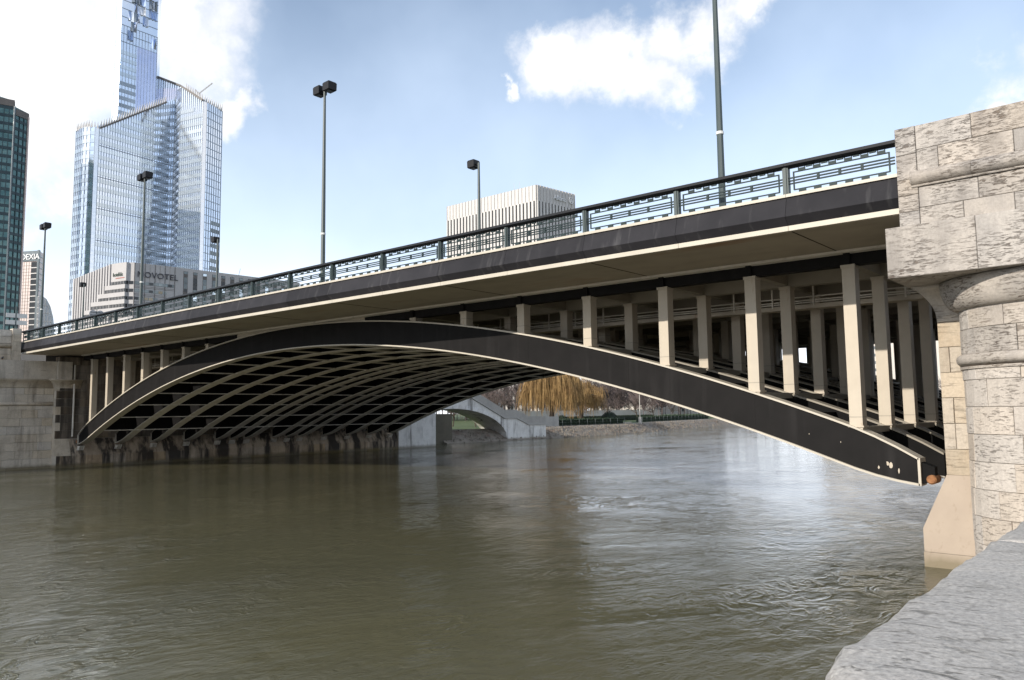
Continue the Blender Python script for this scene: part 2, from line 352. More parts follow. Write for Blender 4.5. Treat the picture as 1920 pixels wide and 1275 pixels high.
def lettering(text, size, depth, name, mt, parent, origin, right, up, spacing=1.0, shear=0.):
    cu_ = bpy.data.curves.new('txt', 'FONT'); cu_.body = text; cu_.size = size; cu_.extrude = depth; cu_.space_character = spacing; cu_.shear = shear; cu_.resolution_u = 3
    to = bpy.data.objects.new('txt', cu_); col.objects.link(to)
    bpy.context.view_layer.update()
    me = bpy.data.meshes.new_from_object(to.evaluated_get(bpy.context.evaluated_depsgraph_get()))
    bpy.data.objects.remove(to)
    r, u = Vector(right).normalized(), Vector(up).normalized(); n = r.cross(u)
    me.transform(Matrix(((r.x, u.x, n.x, origin[0]), (r.y, u.y, n.y, origin[1]), (r.z, u.z, n.z, origin[2]), (0, 0, 0, 1))))
    me.materials.clear(); me.materials.append(M[mt]); return place(me, name, parent)

# ------------------------------------------------------------------ the setting: ground, river, banks
g = MB().add([(-4000, -3000, -3), (4000, -3000, -3), (4000, 6000, -3), (-4000, 6000, -3)], [(0, 1, 2, 3)]); g.build('ground', 'soil', fix=False, kind='structure')
MB().add([(-330, -700, 0), (9.4, -700, 0), (9.4, -3, 0), (60, 30, 0), (60, 640, 0), (-330, 640, 0)], [(0, 1, 2, 3, 4, 5)]).build('river', 'river_water', fix=False, kind='structure')
line = [(-84.6, 60), (-84.8, 86), (-84.8, 96), (-85.6, 112), (-86.6, 126), (-90, 141), (-93.2, 150), (-97.5, 171), (-106, 207), (-113, 245), (-119, 280), (-122, 330), (-110, 420), (-40, 560), (80, 640)]
def inland(i, d):
    a = Vector(line[max(i - 1, 0)]); b = Vector(line[min(i + 1, len(line) - 1)]); t = (b - a).normalized(); return Vector(line[i]) + d * Vector((-t.y, t.x))
mb = MB(); rows_ = []
fine = []
for i in range(len(line) - 1):
    k = 12 if i < 8 else 6
    for j in range(k):
        s = j / k
        fine.append((Vector(line[i]).lerp(Vector(line[i + 1]), s), inland(i, 1).lerp(inland(i + 1, 1), s) - Vector(line[i]).lerp(Vector(line[i + 1]), s)))
nn = len(fine)
prof = [(-1.0, -.6), (0, 0.02), (.7, .45), (1.4, .85), (2.2, 1.25), (3.0, 1.75), (3.8, 2.1), (5, 2.15)]
vs = []
for p, n in fine:
    for d, z in prof:
        q = p + n * d; j = mnoise.noise(Vector((q.x * .9, q.y * .9, z))) * .22 if 0 < d < 4.5 else 0
        vs.append((q.x + j, q.y + j, z + j * .9))
K = len(prof)
mb.add(vs, [(i * K + j, i * K + j + 1, (i + 1) * K + j + 1, (i + 1) * K + j) for i in range(nn - 1) for j in range(K - 1)])
mb.build('river_bank', 'bank_rock', kind='structure', smooth=True)
top = [tuple((p + n * 4.9)) for p, n in fine]
MB().add([(x, y, 2.14) for x, y in top] + [(80, 900, 2.14), (-900, 900, 2.14), (-900, 55, 2.14), (-84.6 - 4.9, 55, 2.14)], [tuple(range(len(top) + 4))]).build('park_lawn', 'grass', fix=True, kind='structure')
# loose stones on the bank slope
mb = MB()
for k in range(2600):
    i = rnd.randrange(0, 100) if rnd.random() < .8 else rnd.randrange(0, nn - 1); i = min(i, nn - 1)
    p, n = fine[i]; d = rnd.uniform(.1, 3.6); q = p + n * d + Vector((rnd.uniform(-.8, .8), rnd.uniform(-.8, .8))); z = d * .56 + .03; s = rnd.uniform(.08, .22)
    r = rnd.random() * 3; a, b = math.cos(r) * s, math.sin(r) * s; h = s * rnd.uniform(.4, .9)
    mb.add([(q.x + a, q.y + b, z - .1), (q.x - b, q.y + a, z - .1), (q.x - a, q.y - b, z - .1), (q.x + b, q.y - a, z - .1),
            (q.x + a * .6, q.y + b * .7, z + h), (q.x - b * .7, q.y + a * .6, z + h * .8), (q.x - a * .7, q.y - b * .6, z + h), (q.x + b * .6, q.y - a * .6, z + h * .7)],
           [(4, 5, 6, 7), (0, 1, 5, 4), (1, 2, 6, 5), (2, 3, 7, 6), (3, 0, 4, 7)])
mb.build('bank_stones', 'bank_rock', kind='stuff', label='loose grey brown stones covering the sloping river bank', category='stones')
# slipway down to the water
MB().add([(-86.4, 127.3, -.1), (-88.8, 134.5, -.1), (-99, 139.5, 2.3), (-94.5, 128.5, 2.3)], [(0, 1, 2, 3)]).build('slipway', 'slipway', fix=False, kind='structure')
# left bank ground, road on embankment, right bank, quay
MB().prism([(-900, -700), (-80.4, -700), (-80.4, -2.6), (-85.5, -2.6), (-85.5, 62), (-900, 62)], -2, 5.0).build('left_bank', 'soil', kind='structure')
MB().prism([(-260, -2.6), (-80.2, -2.6), (-80.2, 46), (-260, 46)], 5.0, 12.55).build('road_embankment', 'asphalt', kind='structure')
MB().box(9.9, 400, -700, -2.5, -2, 3.45).build('quay_ground', 'asphalt', kind='structure')
MB().box(4.7, 400, -2.5, 44, -2, 11.0).build('right_bank', 'soil', kind='structure')
MB().box(30, 400, 44, 800, -2, 4.0).build('island_ground', 'grass', kind='structure')

# ------------------------------------------------------------------ the bridge
W_ = 3.773
ROWS = [0, 1, 2, 3, 4, 4.5, 5, 6, 6.5, 7, 8, 9, 10, 11]
COLX = [-.04, -4.05, -8.25, -12.53, -16.85, -21.14, -25.45, -29.7, -33.96, -38.2, -42.46, -46.7, -50.97, -55.11, -59.19, -63.16, -67.2, -71.2, -75.14]
def zd(x): return 11.29 - .0053 * (x - 3) + .11 * max(0, 1 - ((x + 38) / 42) ** 2)
def tt(x): return (x + 37.65) / 38
def zbot(x):
    t = tt(x); e = max(0, abs(t) - .985); return 9.923 - 6.9855 * t * t - .112 * t ** 4 + 78 * e * e
def ztop(x):
    t = tt(x); e = max(0, abs(t) - .985); return 11.461 - 6.8347 * t * t - .2317 * t ** 4 - 60 * e * e
bridge = thing('arch_bridge', 'long black and cream steel arch bridge with slender columns over the river', 'bridge')
XE = (-77.62, 2.33)
xs = [XE[0] + (XE[1] - XE[0]) * i / 110 for i in range(111)]
def strip(y0, y1, f0, f1):
    mb = MB(); mb.loft([[(x, y0, f0(x)), (x, y1, f0(x)), (x, y1, f1(x)), (x, y0, f1(x))] for x in xs]); return mb
web_me = strip(0, .5, zbot, ztop).mesh('rib', 'black_paint')
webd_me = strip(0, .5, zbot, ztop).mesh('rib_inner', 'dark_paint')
bf_me = strip(-.13, .63, lambda x: zbot(x) - .035, lambda x: zbot(x) + .045).mesh('bottom_flange', 'cream_edge')
bfi_me = strip(-.17, .67, lambda x: zbot(x) - .035, lambda x: zbot(x) + .045).mesh('bottom_flange_inner', 'flange_under')
tf_me = strip(-.13, .63, lambda x: ztop(x) - .045, lambda x: ztop(x) + .035).mesh('top_flange', 'cream_edge')
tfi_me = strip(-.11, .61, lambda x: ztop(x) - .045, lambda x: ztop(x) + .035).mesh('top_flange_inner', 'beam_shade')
def at_end(e):
    x, s_ = ((XE[0], -1), (XE[1], 1))[e]; return x, s_
def endplate(e):
    x, s_ = at_end(e); a, b = zbot(x) - .03, ztop(x) + .03
    return MB().box(min(x - s_ * .04, x + s_ * .05), max(x - s_ * .04, x + s_ * .05), -.13, .63, a, b).mesh('end_plate', 'cream_edge')
def bearing(e):
    x, s_ = at_end(e); xb = x + s_ * .05; z = (zbot(xb) + ztop(xb)) / 2
    return MB().hexa([(xb, .02, z - .42), (xb, .48, z - .42), (xb, .48, z + .36), (xb, .02, z + .36)], [(xb + s_ * .42, .05, z - .3), (xb + s_ * .42, .45, z - .3), (xb + s_ * .42, .45, z + .2), (xb + s_ * .42, .05, z + .2)]).mesh('bearing', 'dark_paint')
def lug(e):
    x, s_ = at_end(e); xb = x + s_ * .12; z = zbot(xb)
    return MB().hexa([(xb - s_ * .5, 0, z - .16), (xb - s_ * .5, .09, z - .16), (xb + s_ * .1, .09, z - .16), (xb + s_ * .1, 0, z - .16)],
                     [(xb - s_ * .22, 0, z - .62), (xb - s_ * .22, .09, z - .62), (xb + s_ * .3, .09, z - .62), (xb + s_ * .3, 0, z - .62)]).mesh('bearing_lug', 'flange_under')
def pin(e, mt):
    x, s_ = at_end(e); xb = x + (-.22, .38)[e]; z = (zbot(xb) + ztop(xb)) / 2 - .12
    return MB().tube([(xb, -.16, z), (xb, -.10, z), (xb, .6, z)], [.12, .17, .17], 14).mesh('pin', mt)
ENDS = [(endplate(e), bearing(e), lug(e), pin(e, 'rust'), pin(e, 'cream_paint')) for e in (0, 1)]
for k in ROWS:
    first = k == 0
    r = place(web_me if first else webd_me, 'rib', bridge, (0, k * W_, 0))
    place(bf_me if first else bfi_me, 'bottom_flange', r); place(tf_me if first else tfi_me, 'top_flange', r)
    for e in (0, 1):
        if e == 1 and k > 3: continue
        ep, br, lg, pr, pc = ENDS[e]
        if e == 0 or first: place(ep, 'end_plate', r)
        place(br, 'bearing', r); place(pr if first else pc, 'pin', r)
        for j in range(0 if e else 3): place(lg, 'bearing_lug', r, (0, -.02 + j * .2, 0))
for x in [XE[0] + 79.95 * k / 13 for k in range(1, 13)]:
    MB().box(x - .022, x + .022, -.005, .01, zbot(x) + .05, ztop(x) - .05).build('plate_seam', 'black_paint', bridge)
# peeled paint flecks on the front rib by the right springing
mb = MB()
for x, z, a, b in ((1.25, 3.13, .05, .10), (1.36, 3.06, .07, .13), (.93, 2.98, .035, .07), (1.62, 2.88, .03, .11), (-.4, 3.9, .02, .03), (-1.6, 4.2, .014, .03)):
    mb.add([(x + a * math.cos(t) * rnd.uniform(.7, 1.1), -.004, z + b * math.sin(t) * rnd.uniform(.7, 1.1)) for t in [q * math.pi / 4 for q in range(8)]], [tuple(range(8))])
mb.build('paint_flecks', 'cream_paint', bridge, fix=False)
# cross frames between the ribs and struts at the column feet
for i in range(18):
    x = (COLX[i] + COLX[i + 1]) / 2 + .24
    f = MB().box(x - .03, x + .03, .5, 41.6, zbot(x) + .1, zbot(x) + 1.42).build('cross_frame', 'dark_paint', bridge)
    MB().box(x - .21, x + .21, .64, 41.4, zbot(x) - .02, zbot(x) + .06).build('bottom_flange', 'flange_under', f)
for i, x0 in enumerate(COLX):
    x = x0 + .24
    if ztop(x) < zd(x) - .9:
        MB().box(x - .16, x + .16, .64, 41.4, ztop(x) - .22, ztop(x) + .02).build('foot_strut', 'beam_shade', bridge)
# columns
for i, x in enumerate(COLX):
    h0, h1 = ztop(x + .24) - .2, zd(x) - .58
    if h1 - h0 < .35: continue
    me = MB().box(x, x + .48, .015, .535, h0, h1).mesh('column', 'cream_paint')
    foot = MB().box(x - .05, x + .53, -.035, .585, ztop(x + .24) + .02, ztop(x + .24) + .085).mesh('base_plate', 'cream_paint')
    joint = MB().box(x - .004, x + .484, .011, .539, ztop(x + .24) + .40, ztop(x + .24) + .425).mesh('splice', 'beam_shade')
    cap = MB().box(x - .03, x + .51, -.03, .55, h1 - .10, h1 + .02).mesh('column_cap', 'cream_paint')
    for k in range(12):
        c = place(me, 'column', bridge, (0, k * W_, 0))
        if k < 3: place(cap, 'column_cap', c)
        if k < 4 and h1 - h0 > .8: place(foot, 'base_plate', c); place(joint, 'splice', c)
# solid plate where the arch meets the deck
pxs = [-45.9 + 16 * i / 30 for i in range(31)]
mb = MB(); mb.loft([[(x, .02, min(ztop(x), zd(x) - .1)), (x, .3, min(ztop(x), zd(x) - .1)), (x, .3, zd(x) + .02), (x, .02, zd(x) + .02)] for x in pxs])
mb.build('crown_plate', 'cream_paint', bridge)
# beams under the deck
dx = [-80 + 83.46 * i / 60 for i in range(61)]
bx_ = [x for x in dx if -78.2 < x < 3.4] + [3.4]
for k in range(12):
    y = k * W_
    mb = MB(); mb.loft([[(x, y + .03, zd(x) - .58), (x, y + .5, zd(x) - .58), (x, y + .5, zd(x)), (x, y + .03, zd(x))] for x in bx_])
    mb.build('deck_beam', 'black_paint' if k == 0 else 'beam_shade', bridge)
mb = MB(); mb.loft([[(x, -.22, zd(x) - .10), (x, .06, zd(x) - .14), (x, .06, zd(x) + .02), (x, -.22, zd(x) + .02)] for x in bx_]); mb.build('beam_fillet', 'flange_under', bridge)
for i, x0 in enumerate(COLX):
    x = x0 + .24
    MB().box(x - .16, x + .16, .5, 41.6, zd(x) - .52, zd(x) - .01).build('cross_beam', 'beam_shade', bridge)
    if not 7 <= i <= 11: MB().box(x - .12, x + .12, -.11, .02, zd(x) - .56, zd(x) - .02).build('bracket', 'black_paint', bridge)
# deck slab
mb = MB(); mb.loft([[(x, -4.93, zd(x)), (x, 46.4, zd(x)), (x, 46.4, zd(x) + 1.0), (x, -4.93, zd(x) + 1.0)] for x in dx]); mb.build('deck_slab', 'soffit', bridge)
mb = MB(); mb.loft([[(x, -4.4, zd(x) + 1.0), (x, 46.2, zd(x) + 1.0), (x, 46.2, zd(x) + 1.12), (x, -4.4, zd(x) + 1.12)] for x in dx]); mb.build('roadway', 'asphalt', bridge)
POST = [-.12, -4.35, -8.66, -13.06, -17.47, -21.92, -26.39, -30.72]
while POST[-1] > -77.5: POST.append(POST[-1] - 4.28)
ends = [3.46] + POST + [-80.0]
for i in range(len(ends) - 1):
    xa, xb = ends[i] - .006, ends[i + 1] + .006
    fx = [xa + (xb - xa) * j / 3 for j in range(4)]
    MB().loft([[(x, -4.935, zd(x) + .14), (x, -5.02, zd(x) + .14), (x, -5.27, zd(x) + .42), (x, -5.06, zd(x) + 1.12), (x, -4.935, zd(x) + 1.12)] for x in fx]).build('fascia_panel', 'fascia_slate', bridge)
    MB().loft([[(x, -5.03, zd(x) - .035), (x, -4.85, zd(x) - .035), (x, -4.85, zd(x) - .002), (x, -4.934, zd(x) + .0), (x, -4.934, zd(x) + .138), (x, -5.03, zd(x) + .138)] for x in fx]).build('edge_strip', 'cream_edge', bridge)
    MB().loft([[(x, -5.13, zd(x) + 1.124), (x, -4.42, zd(x) + 1.124), (x, -4.42, zd(x) + 1.23), (x, -5.13, zd(x) + 1.23)] for x in fx]).build('ledge', 'cream_edge', bridge)
for i in range(0, 9):   # soffit panel joints
    x = ends[i * 2 + 1]
    MB().box(x - .02, x + .02, -4.7, -.25, zd(x) - .012, zd(x) - .003).build('soffit_joint', 'dark_paint', bridge)
# service gangway under the deck
gy = 5.7
mb = MB(); gx = [-76 + 79.2 * i / 40 for i in range(41)]
mb.loft([[(x, gy, zd(x) - 1.42), (x, gy + .7, zd(x) - 1.42), (x, gy + .7, zd(x) - 1.22), (x, gy, zd(x) - 1.22)] for x in gx]); gw = mb.build('gangway', 'cream_paint', bridge)
for dz in (-1.12, -1.02, -.85):
    MB().tube([(x, gy + .06, zd(x) + dz) for x in gx], .035, 6).build('gangway_rail', 'flange_under', gw)
for i in range(40):
    x = -75.2 + i * 2.0
    MB().box(x - .035, x + .035, gy - .02, gy + .05, zd(x) - 1.3, zd(x) - .0).build('hanger', 'flange_under', gw)

# ------------------------------------------------------------------ railing
YR = -4.99
rail = thing('bridge_railing', 'dark green metal railing with barred panels along the front edge of the deck', 'railing', group=None)
bk_me = MB().box(-.12, .12, -.03, .03, -.05, .06).mesh('block', 'rail_bar')
for i in range(len(ends) - 1):
    xa, xb = ends[i], ends[i + 1]; xb = max(xb, -79.6)
    if xa - xb < .6: continue
    z0 = lambda x: zd(x) + 1.23
    if i > 0:
        p = MB().box(xa - .10, xa + .10, YR - .10, YR + .10, z0(xa) - .01, z0(xa) + .93).build('post', 'rail_green', rail)
        MB().box(xa - .045, xa + .045, YR - .14, YR - .101, z0(xa), z0(xa) + .93).build('post_rib', 'rail_green', p)
    MB().loft([[(x, YR - .20, z0(x) + .98), (x, YR - .10, z0(x) + .925), (x, YR + .10, z0(x) + .925), (x, YR + .20, z0(x) + .98), (x, YR + .17, z0(x) + 1.09), (x, YR - .17, z0(x) + 1.09)] for x in (xa - .003, xb + .003)]).build('hand_rail', 'rail_dark', rail)
    mb = MB(); l, r = xb + .10, xa - .10
    l2, r2 = l + .16, r - .16
    for dz in (.37, .47, .57): mb.bar((l, YR, z0(l) + dz), (r, YR, z0(r) + dz), .05, .045)
    for dz in (.14, .76): mb.bar((l2, YR, z0(l2) + dz), (r2, YR, z0(r2) + dz), .04, .04)
    for x in (l2, r2): mb.bar((x, YR, z0(x) + .13), (x, YR, z0(x) + .78), .045, .045)
    for s in (.27, .5, .73):
        x = l2 + (r2 - l2) * s; mb.box(x - .04, x + .04, YR - .035, YR + .035, z0(x) + .375, z0(x) + .585)
    nb = 6; L = r2 - l2
    for k in range(nb):       # thin hangers beside each block
        x = l2 + L * (k + .55) / nb
        for s in (-.11, .11): mb.box(x + s - .012, x + s + .012, YR - .02, YR + .02, z0(x) + .76, z0(x) + .94)
        x2 = x + L / nb * .5
        if k < nb - 1: mb.box(x2 - .10, x2 + .10, YR - .03, YR + .03, z0(x2) + .86, z0(x2) + .93)
    pn = mb.build('panel', 'rail_bar', rail)
    if i < 20:
        for k in range(nb):
            x = l2 + L * (k + .55) / nb
            place(bk_me, 'block', pn, (x, YR, z0(x) + .805)); place(bk_me, 'block', pn, (x, YR, z0(x) + .075))

# ------------------------------------------------------------------ street lamps
def lamp(x, y, ztop_, heads, label):
    z0 = zd(max(x, -80)) + 1.1 if x > -80 else 12.5
    t = thing('street_lamp', label, 'street lamp', (x, y, z0), 'street lamps on the bridge')
    H = ztop_ - z0
    MB().tube([(0, 0, 0), (0, 0, .4), (0, 0, H * .5), (0, 0, H)], [.17, .145, .115, .075], 8).build('pole', 'pole_green', t, smooth=False)
    MB().tube([(0, 0, 0), (0, 0, .06)], .26, 8).build('base_plate', 'pole_green', t)
    if heads == 2: MB().tube([(0, 0, 3.35), (0, 0, 3.46)], .146, 10).build('painted_band', 'white_band', t)
    for s in ((-1, 1) if heads == 2 else (-1,)):
        a = MB().bar((0, 0, H - .12), (s * .45, 0, H - .02), .07).build('arm', 'lamp_black', t)
        mb = MB(); cx = s * .5
        mb.loft([[(cx + a_ * w, b_ * w, z) for a_, b_ in ((-1, -1), (1, -1), (1, 1), (-1, 1))] for w, z in ((.24, H - .30), (.30, H - .25), (.31, H + .18), (.26, H + .26))])
        h = mb.build('lamp_head', 'lamp_black', t)
        MB().box(cx - .2, cx + .2, -.2, .2, H - .312, H - .301).build('lens', 'window_grey', h)
lamp(-3.1, -3.75, 25.1, 2, 'tall street lamp pole nearest the stone pier, its head above the picture')
lamp(-28.8, -4.0, 25.15, 2, 'tall twin-headed street lamp at the middle of the bridge railing')
lamp(-54.1, -4.0, 25.1, 2, 'tall twin-headed street lamp standing before the hotel lettering')
lamp(-77.6, -4.0, 24.9, 2, 'twin-headed street lamp at the far left end of the railing')
lamp(-25.3, 6.0, 22.1, 1, 'single-headed street lamp in front of the white ribbed office block')
lamp(-60.8, 6.0, 22.5, 1, 'single-headed street lamp at the right edge of the glass tower')
lamp(-94.9, 6.0, 22.1, 1, 'small single-headed street lamp in front of the hotel left wing')

# ------------------------------------------------------------------ stone piers
def ellarc(cx, cy, a, b, t0, t1, n): return [(cx + a * math.cos(t0 + (t1 - t0) * i / n), cy + b * math.sin(t0 + (t1 - t0) * i / n)) for i in range(n + 1)]
class Path:     # plan polyline with arc length, outward normal to the left-hand side given by sign
    def __init__(s, pts):
        s.p = [Vector(q) for q in pts]; s.L = [0]
        for a, b in zip(s.p, s.p[1:]): s.L.append(s.L[-1] + (b - a).length)
        s.len = s.L[-1]
    def at(s, d):
        d = min(max(d, 0), s.len)
        for i in range(len(s.p) - 1):
            if d <= s.L[i + 1] + 1e-9:
                k = (d - s.L[i]) / max(1e-9, s.L[i + 1] - s.L[i]); break
        def tang(j):
            a = s.p[max(j - 1, 0)]; b = s.p[min(j + 1, len(s.p) - 1)]; return (b - a).normalized()
        t = (tang(i) * (1 - k) + tang(i + 1) * k).normalized() if s.smooth else (s.p[i + 1] - s.p[i]).normalized()
        return s.p[i].lerp(s.p[i + 1], k), Vector((t.y, -t.x))
    smooth = False
def stones(path, courses, lmin, lmax, mt, parent, T, seed, depth=.16, gap=.012, ch=.014, proud=.02, step=.35, rough=.0, start=0.):
    """lay single stones course by course along a plan path; the outward side is to the right of the path direction"""
    rr = random.Random(seed); res = []
    for z0, z1 in courses:
        d = -rr.uniform(0, lmin * .8)
        while d < path.len - .02:
            L = rr.uniform(lmin, lmax); a, b = max(d, 0) + gap / 2, min(d + L, path.len) - gap / 2; d += L
            if b - a < .12:
                continue
            if path.len - (b + gap) < .25: b = path.len - gap / 2; d = path.len
            n = max(1, int((b - a) / step)); out = proud * rr.uniform(-.5, 1.)
            ss = [a, a + ch] + [a + ch + (b - a - 2 * ch) * i / n for i in range(1, n)] + [b - ch, b]
            za, zb = z0 + gap / 2, z1 - gap / 2; rings = []
            for i, s in enumerate(ss):
                p, nv_ = path.at(s); e = i in (0, len(ss) - 1)
                ring = []
                for zz, o in ((za, -depth), (za, out - ch), (za + ch, out), ((za + zb) / 2, out), (zb - ch, out), (zb, out - ch), (zb, -depth)):
                    if e: o = min(o, out - ch)
                    elif rough and o == out: o += rr.uniform(-rough, rough)
                    q = p + nv_ * o; ring.append(T(q.x, q.y, zz))
                rings.append(ring)
            res.append(MB().loft(rings).build('stone', mt, parent))
    return res
def lofted(path, prof, name, mt, parent, T, step=.2, smooth=True):
    n = max(1, int(path.len / step)); rings = []
    for i in range(n + 1):
        p, nv_ = path.at(path.len * i / n); rings.append([T(*(p + nv_ * o), z) for o, z in prof])
    return MB().loft(rings).build(name, mt, parent, smooth)

def make_pier(T, name, label, near):
    t = thing(name, label, 'bridge pier')
    NX, NY, NA, NB = 7.42, -2.57, 3.0, 2.15
    a0 = math.pi
    nose = Path(ellarc(NX, NY, NA, NB, math.pi, 2 * math.pi, 48)); nose.smooth = True      # left flank -> front -> right flank
    # springing block and footing
    prof = [(2.94, .48), (2.94, 1.24), (3.73, 3.0), (4.75, 3.0), (4.75, .48)]
    y1 = 43.6 if near else 50.4
    lowmt = 'springing_concrete' if near else 'streaked_wall'
    mk = lambda pr, ya, yb: MB().loft([[T(x, ya, z) for x, z in pr], [T(x, yb, z) for x, z in pr]])
    if near:
        mk(prof, -2.57, y1).build('springing_block', lowmt, t)
        mk([(2.92, -1), (2.92, .47), (4.75, .47), (4.75, -1)], -2.575, y1).build('footing', lowmt, t)
    else:
        mk([(2.98, -1), (2.98, 1.26), (3.76, 2.96), (4.75, 2.96), (4.75, -1)], -2.54, y1).build('core', 'streaked_wall', t)
        lowp = Path([(2.94, y1), (2.94, -2.57)])
        stones(lowp, [(-.55, .28), (.28, 1.24)], 1.7, 2.6, 'streaked_wall', t, T, 51, depth=.05, gap=.03, proud=.012)
        fr = Path([(2.98, -2.57), (4.5, -2.57)])
        stones(fr, [(-.55, .28), (.28, 1.24)], 1.6, 1.8, 'abutment_stone', t, T, 52, depth=.1)
        MB().loft([[T(x, y, z) for x, z in ((2.94, 1.245), (3.73, 2.99), (4.5, 2.99), (4.5, 1.245))] for y in (-2.565, -1.2)]).build('springing_block', 'abutment_stone', t)
    # wall core and quoin strip
    MB().loft([[T(x, y, z) for x, y in ((3.78, y1), (3.78, -2.52), (4.7, -2.52), (4.7, y1))] for z in (2.9, 9.3)]).build('wall_core', 'mortar', t)
    cs = [(3.0 + .83 * i, 3.0 + .83 * (i + 1)) for i in range(6)] + [(7.98, 8.2)]
    stones(Path([(3.73, -2.57), (4.5, -2.57)]), cs, .9, 1.0, 'quoin_stone' if near else 'abutment_stone', t, T, 3, depth=.5, rough=.012, proud=.03)
    if not near:
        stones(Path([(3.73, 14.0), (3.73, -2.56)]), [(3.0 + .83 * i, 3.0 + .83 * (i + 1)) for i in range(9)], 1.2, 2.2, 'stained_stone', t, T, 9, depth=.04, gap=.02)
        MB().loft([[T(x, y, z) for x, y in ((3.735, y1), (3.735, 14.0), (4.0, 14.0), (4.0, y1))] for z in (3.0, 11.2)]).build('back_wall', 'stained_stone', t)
        MB().loft([[T(x, y, z) for x, z in ((2.90, -1), (2.90, 9.0), (4.6, 9.0), (4.6, -1))] for y in (43.0, 50.42)]).build('downstream_wall', 'ramp_stone', t)
        MB().tube([T(3.6, -.9, 3.2), T(3.6, -.9, 10.6)], .09, 8).build('drain_pipe', 'flange_under', t)
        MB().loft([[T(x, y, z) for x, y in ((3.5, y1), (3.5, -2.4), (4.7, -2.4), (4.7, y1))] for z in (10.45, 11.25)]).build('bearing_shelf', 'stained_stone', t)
    if near:
        # rounded nose
        core = [(NX + (NA - .05) * math.cos(math.pi + math.pi * i / 40), NY + (NB - .05) * math.sin(math.pi + math.pi * i / 40)) for i in range(41)]
        MB().loft([[T(x, y, z) for x, y in core] for z in (-1, 9.3)]).build('nose_core', 'mortar', t)
        half = Path(ellarc(NX, NY, NA, NB, math.pi, math.pi * (1.72 if near else 2.0), 44)); half.smooth = True
        cz = [(-.62 + .83 * i, -.62 + .83 * (i + 1)) for i in range(8)] + [(6.02, 6.42)]
        stones(half, cz, 1.0, 1.75, 'pier_stone_low' if near else 'abutment_stone', t, T, 21, gap=.012)
        stones(half, [(6.82, 7.6), (7.6, 8.25)], 1.2, 1.9, 'pier_stone' if near else 'abutment_stone', t, T, 25)
        bead = [(-.05, 6.42)] + [(.02 + .15 * math.sin(a), 6.66 - .17 * math.cos(a)) for a in [math.pi * i / 8 for i in range(9)]] + [(-.05, 6.82)]
        lofted(half, bead, 'bead_moulding', 'pier_stone' if near else 'abutment_stone', t, T)
        lofted(half, [(-.05, 6.36), (.07, 6.36), (.07, 6.44), (-.05, 6.44)], 'bead_fillet', 'pier_stone' if near else 'abutment_stone', t, T, smooth=False)
        # flaring corbel below the cornice
        ov = [(-.06, 8.2), (.0, 8.2)] + [(.52 * math.sin(a) , 8.22 + .92 * (1 - math.cos(a))) for a in [math.pi / 2 * i / 8 for i in range(9)]] + [(-.06, 9.16)]
        lofted(half, ov, 'corbel', 'pier_stone' if near else 'abutment_stone', t, T)
    else:      # flat quay wall running upstream from the abutment, facing the river
        qp = Path([(4.42, -2.56), (4.42, -40)])
        MB().loft([[T(x, y, z) for x, y in ((4.47, -2.6), (4.47, -40), (5.6, -40), (5.6, -2.6))] for z in (-1, 9.2)]).build('quay_core', 'mortar', t)
        stones(qp, [(-.62 + .83 * i, -.62 + .83 * (i + 1)) for i in range(8)] + [(6.02, 6.42)], 1.3, 2.4, 'abutment_stone', t, T, 71, gap=.02)
        stones(qp, [(6.82, 7.6), (7.6, 8.25)], 1.3, 2.4, 'abutment_stone', t, T, 72, gap=.02)
        lofted(qp, [(-.05, 6.42)] + [(.0 + .13 * math.sin(a), 6.64 - .18 * math.cos(a)) for a in [math.pi * i / 6 for i in range(7)]] + [(-.05, 6.82)], 'string_course', 'abutment_stone', t, T, step=3.)
        lofted(qp, [(-.05, 8.25)] + [(.62 * (i / 6) ** 2, 8.25 + .9 * i / 6) for i in range(7)] + [(-.05, 9.16)], 'cove_moulding', 'abutment_stone', t, T, step=3.)
    rings = []
    for i in range(9):
        a = math.pi / 2 * i / 8; o = .56 * (1 - math.cos(a)); z = 8.1 + 1.06 * math.sin(a) if False else 8.1 + 1.06 * i / 8
        o = .56 * (i / 8) ** 2
        rings.append([T(3.73 - o, -.2, z), T(3.73 - o, -2.57 - o * 1.2, z), T(5.2, -2.57 - o * 1.2, z), T(5.2, -.2, z)])
    MB().loft(rings).build('side_corbel', 'pier_stone' if near else 'abutment_stone', t, True)
    # cornice
    pm = 'pier_stone' if near else 'abutment_stone'
    zc0, zc1 = 9.16, 10.74
    xr = 12.5 if near else 34.
    if near:
        cuts = [3.08, 5.52, 7.9, 10.2, xr]
        for a, b in zip(cuts, cuts[1:]):
            c = .012
            MB().loft([[T(x, y, z) for x, z in ((a + i_, zc0 + i_), (b - i_, zc0 + i_), (b - i_, zc1 - i_), (a + i_, zc1 - i_))] for y, i_ in ((-5.5, .02), (-5.48, .004), (-2.0, .004))]).build('cornice_stone', pm, t)
        # parapet pylon with a half round moulding
        MB().loft([[T(x, y, z) for x, y in ((3.52, -5.2), (xr, -5.2), (xr, -4.3), (3.52, -4.3))] for z in (10.7, 13.83)]).build('parapet_core', 'mortar', t)
        pil = Path([(3.46, -5.3), (4.04, -5.3)])
        stones(pil, [(10.745, 11.2), (11.2, 11.72), (11.72, 12.22), (12.22, 13.0), (13.0, 13.87)], .9, 1.0, pm, t, T, 31, depth=.9, proud=.006)
        main = Path([(4.04, -5.27), (xr, -5.27)])
        stones(main, [(10.745, 11.28), (11.28, 11.93)], 1.0, 2.0, pm, t, T, 33, depth=.7, proud=.008)
        stones(main, [(12.42, 13.1), (13.1, 13.87)], 1.1, 2.1, pm, t, T, 37, depth=.7, proud=.012)
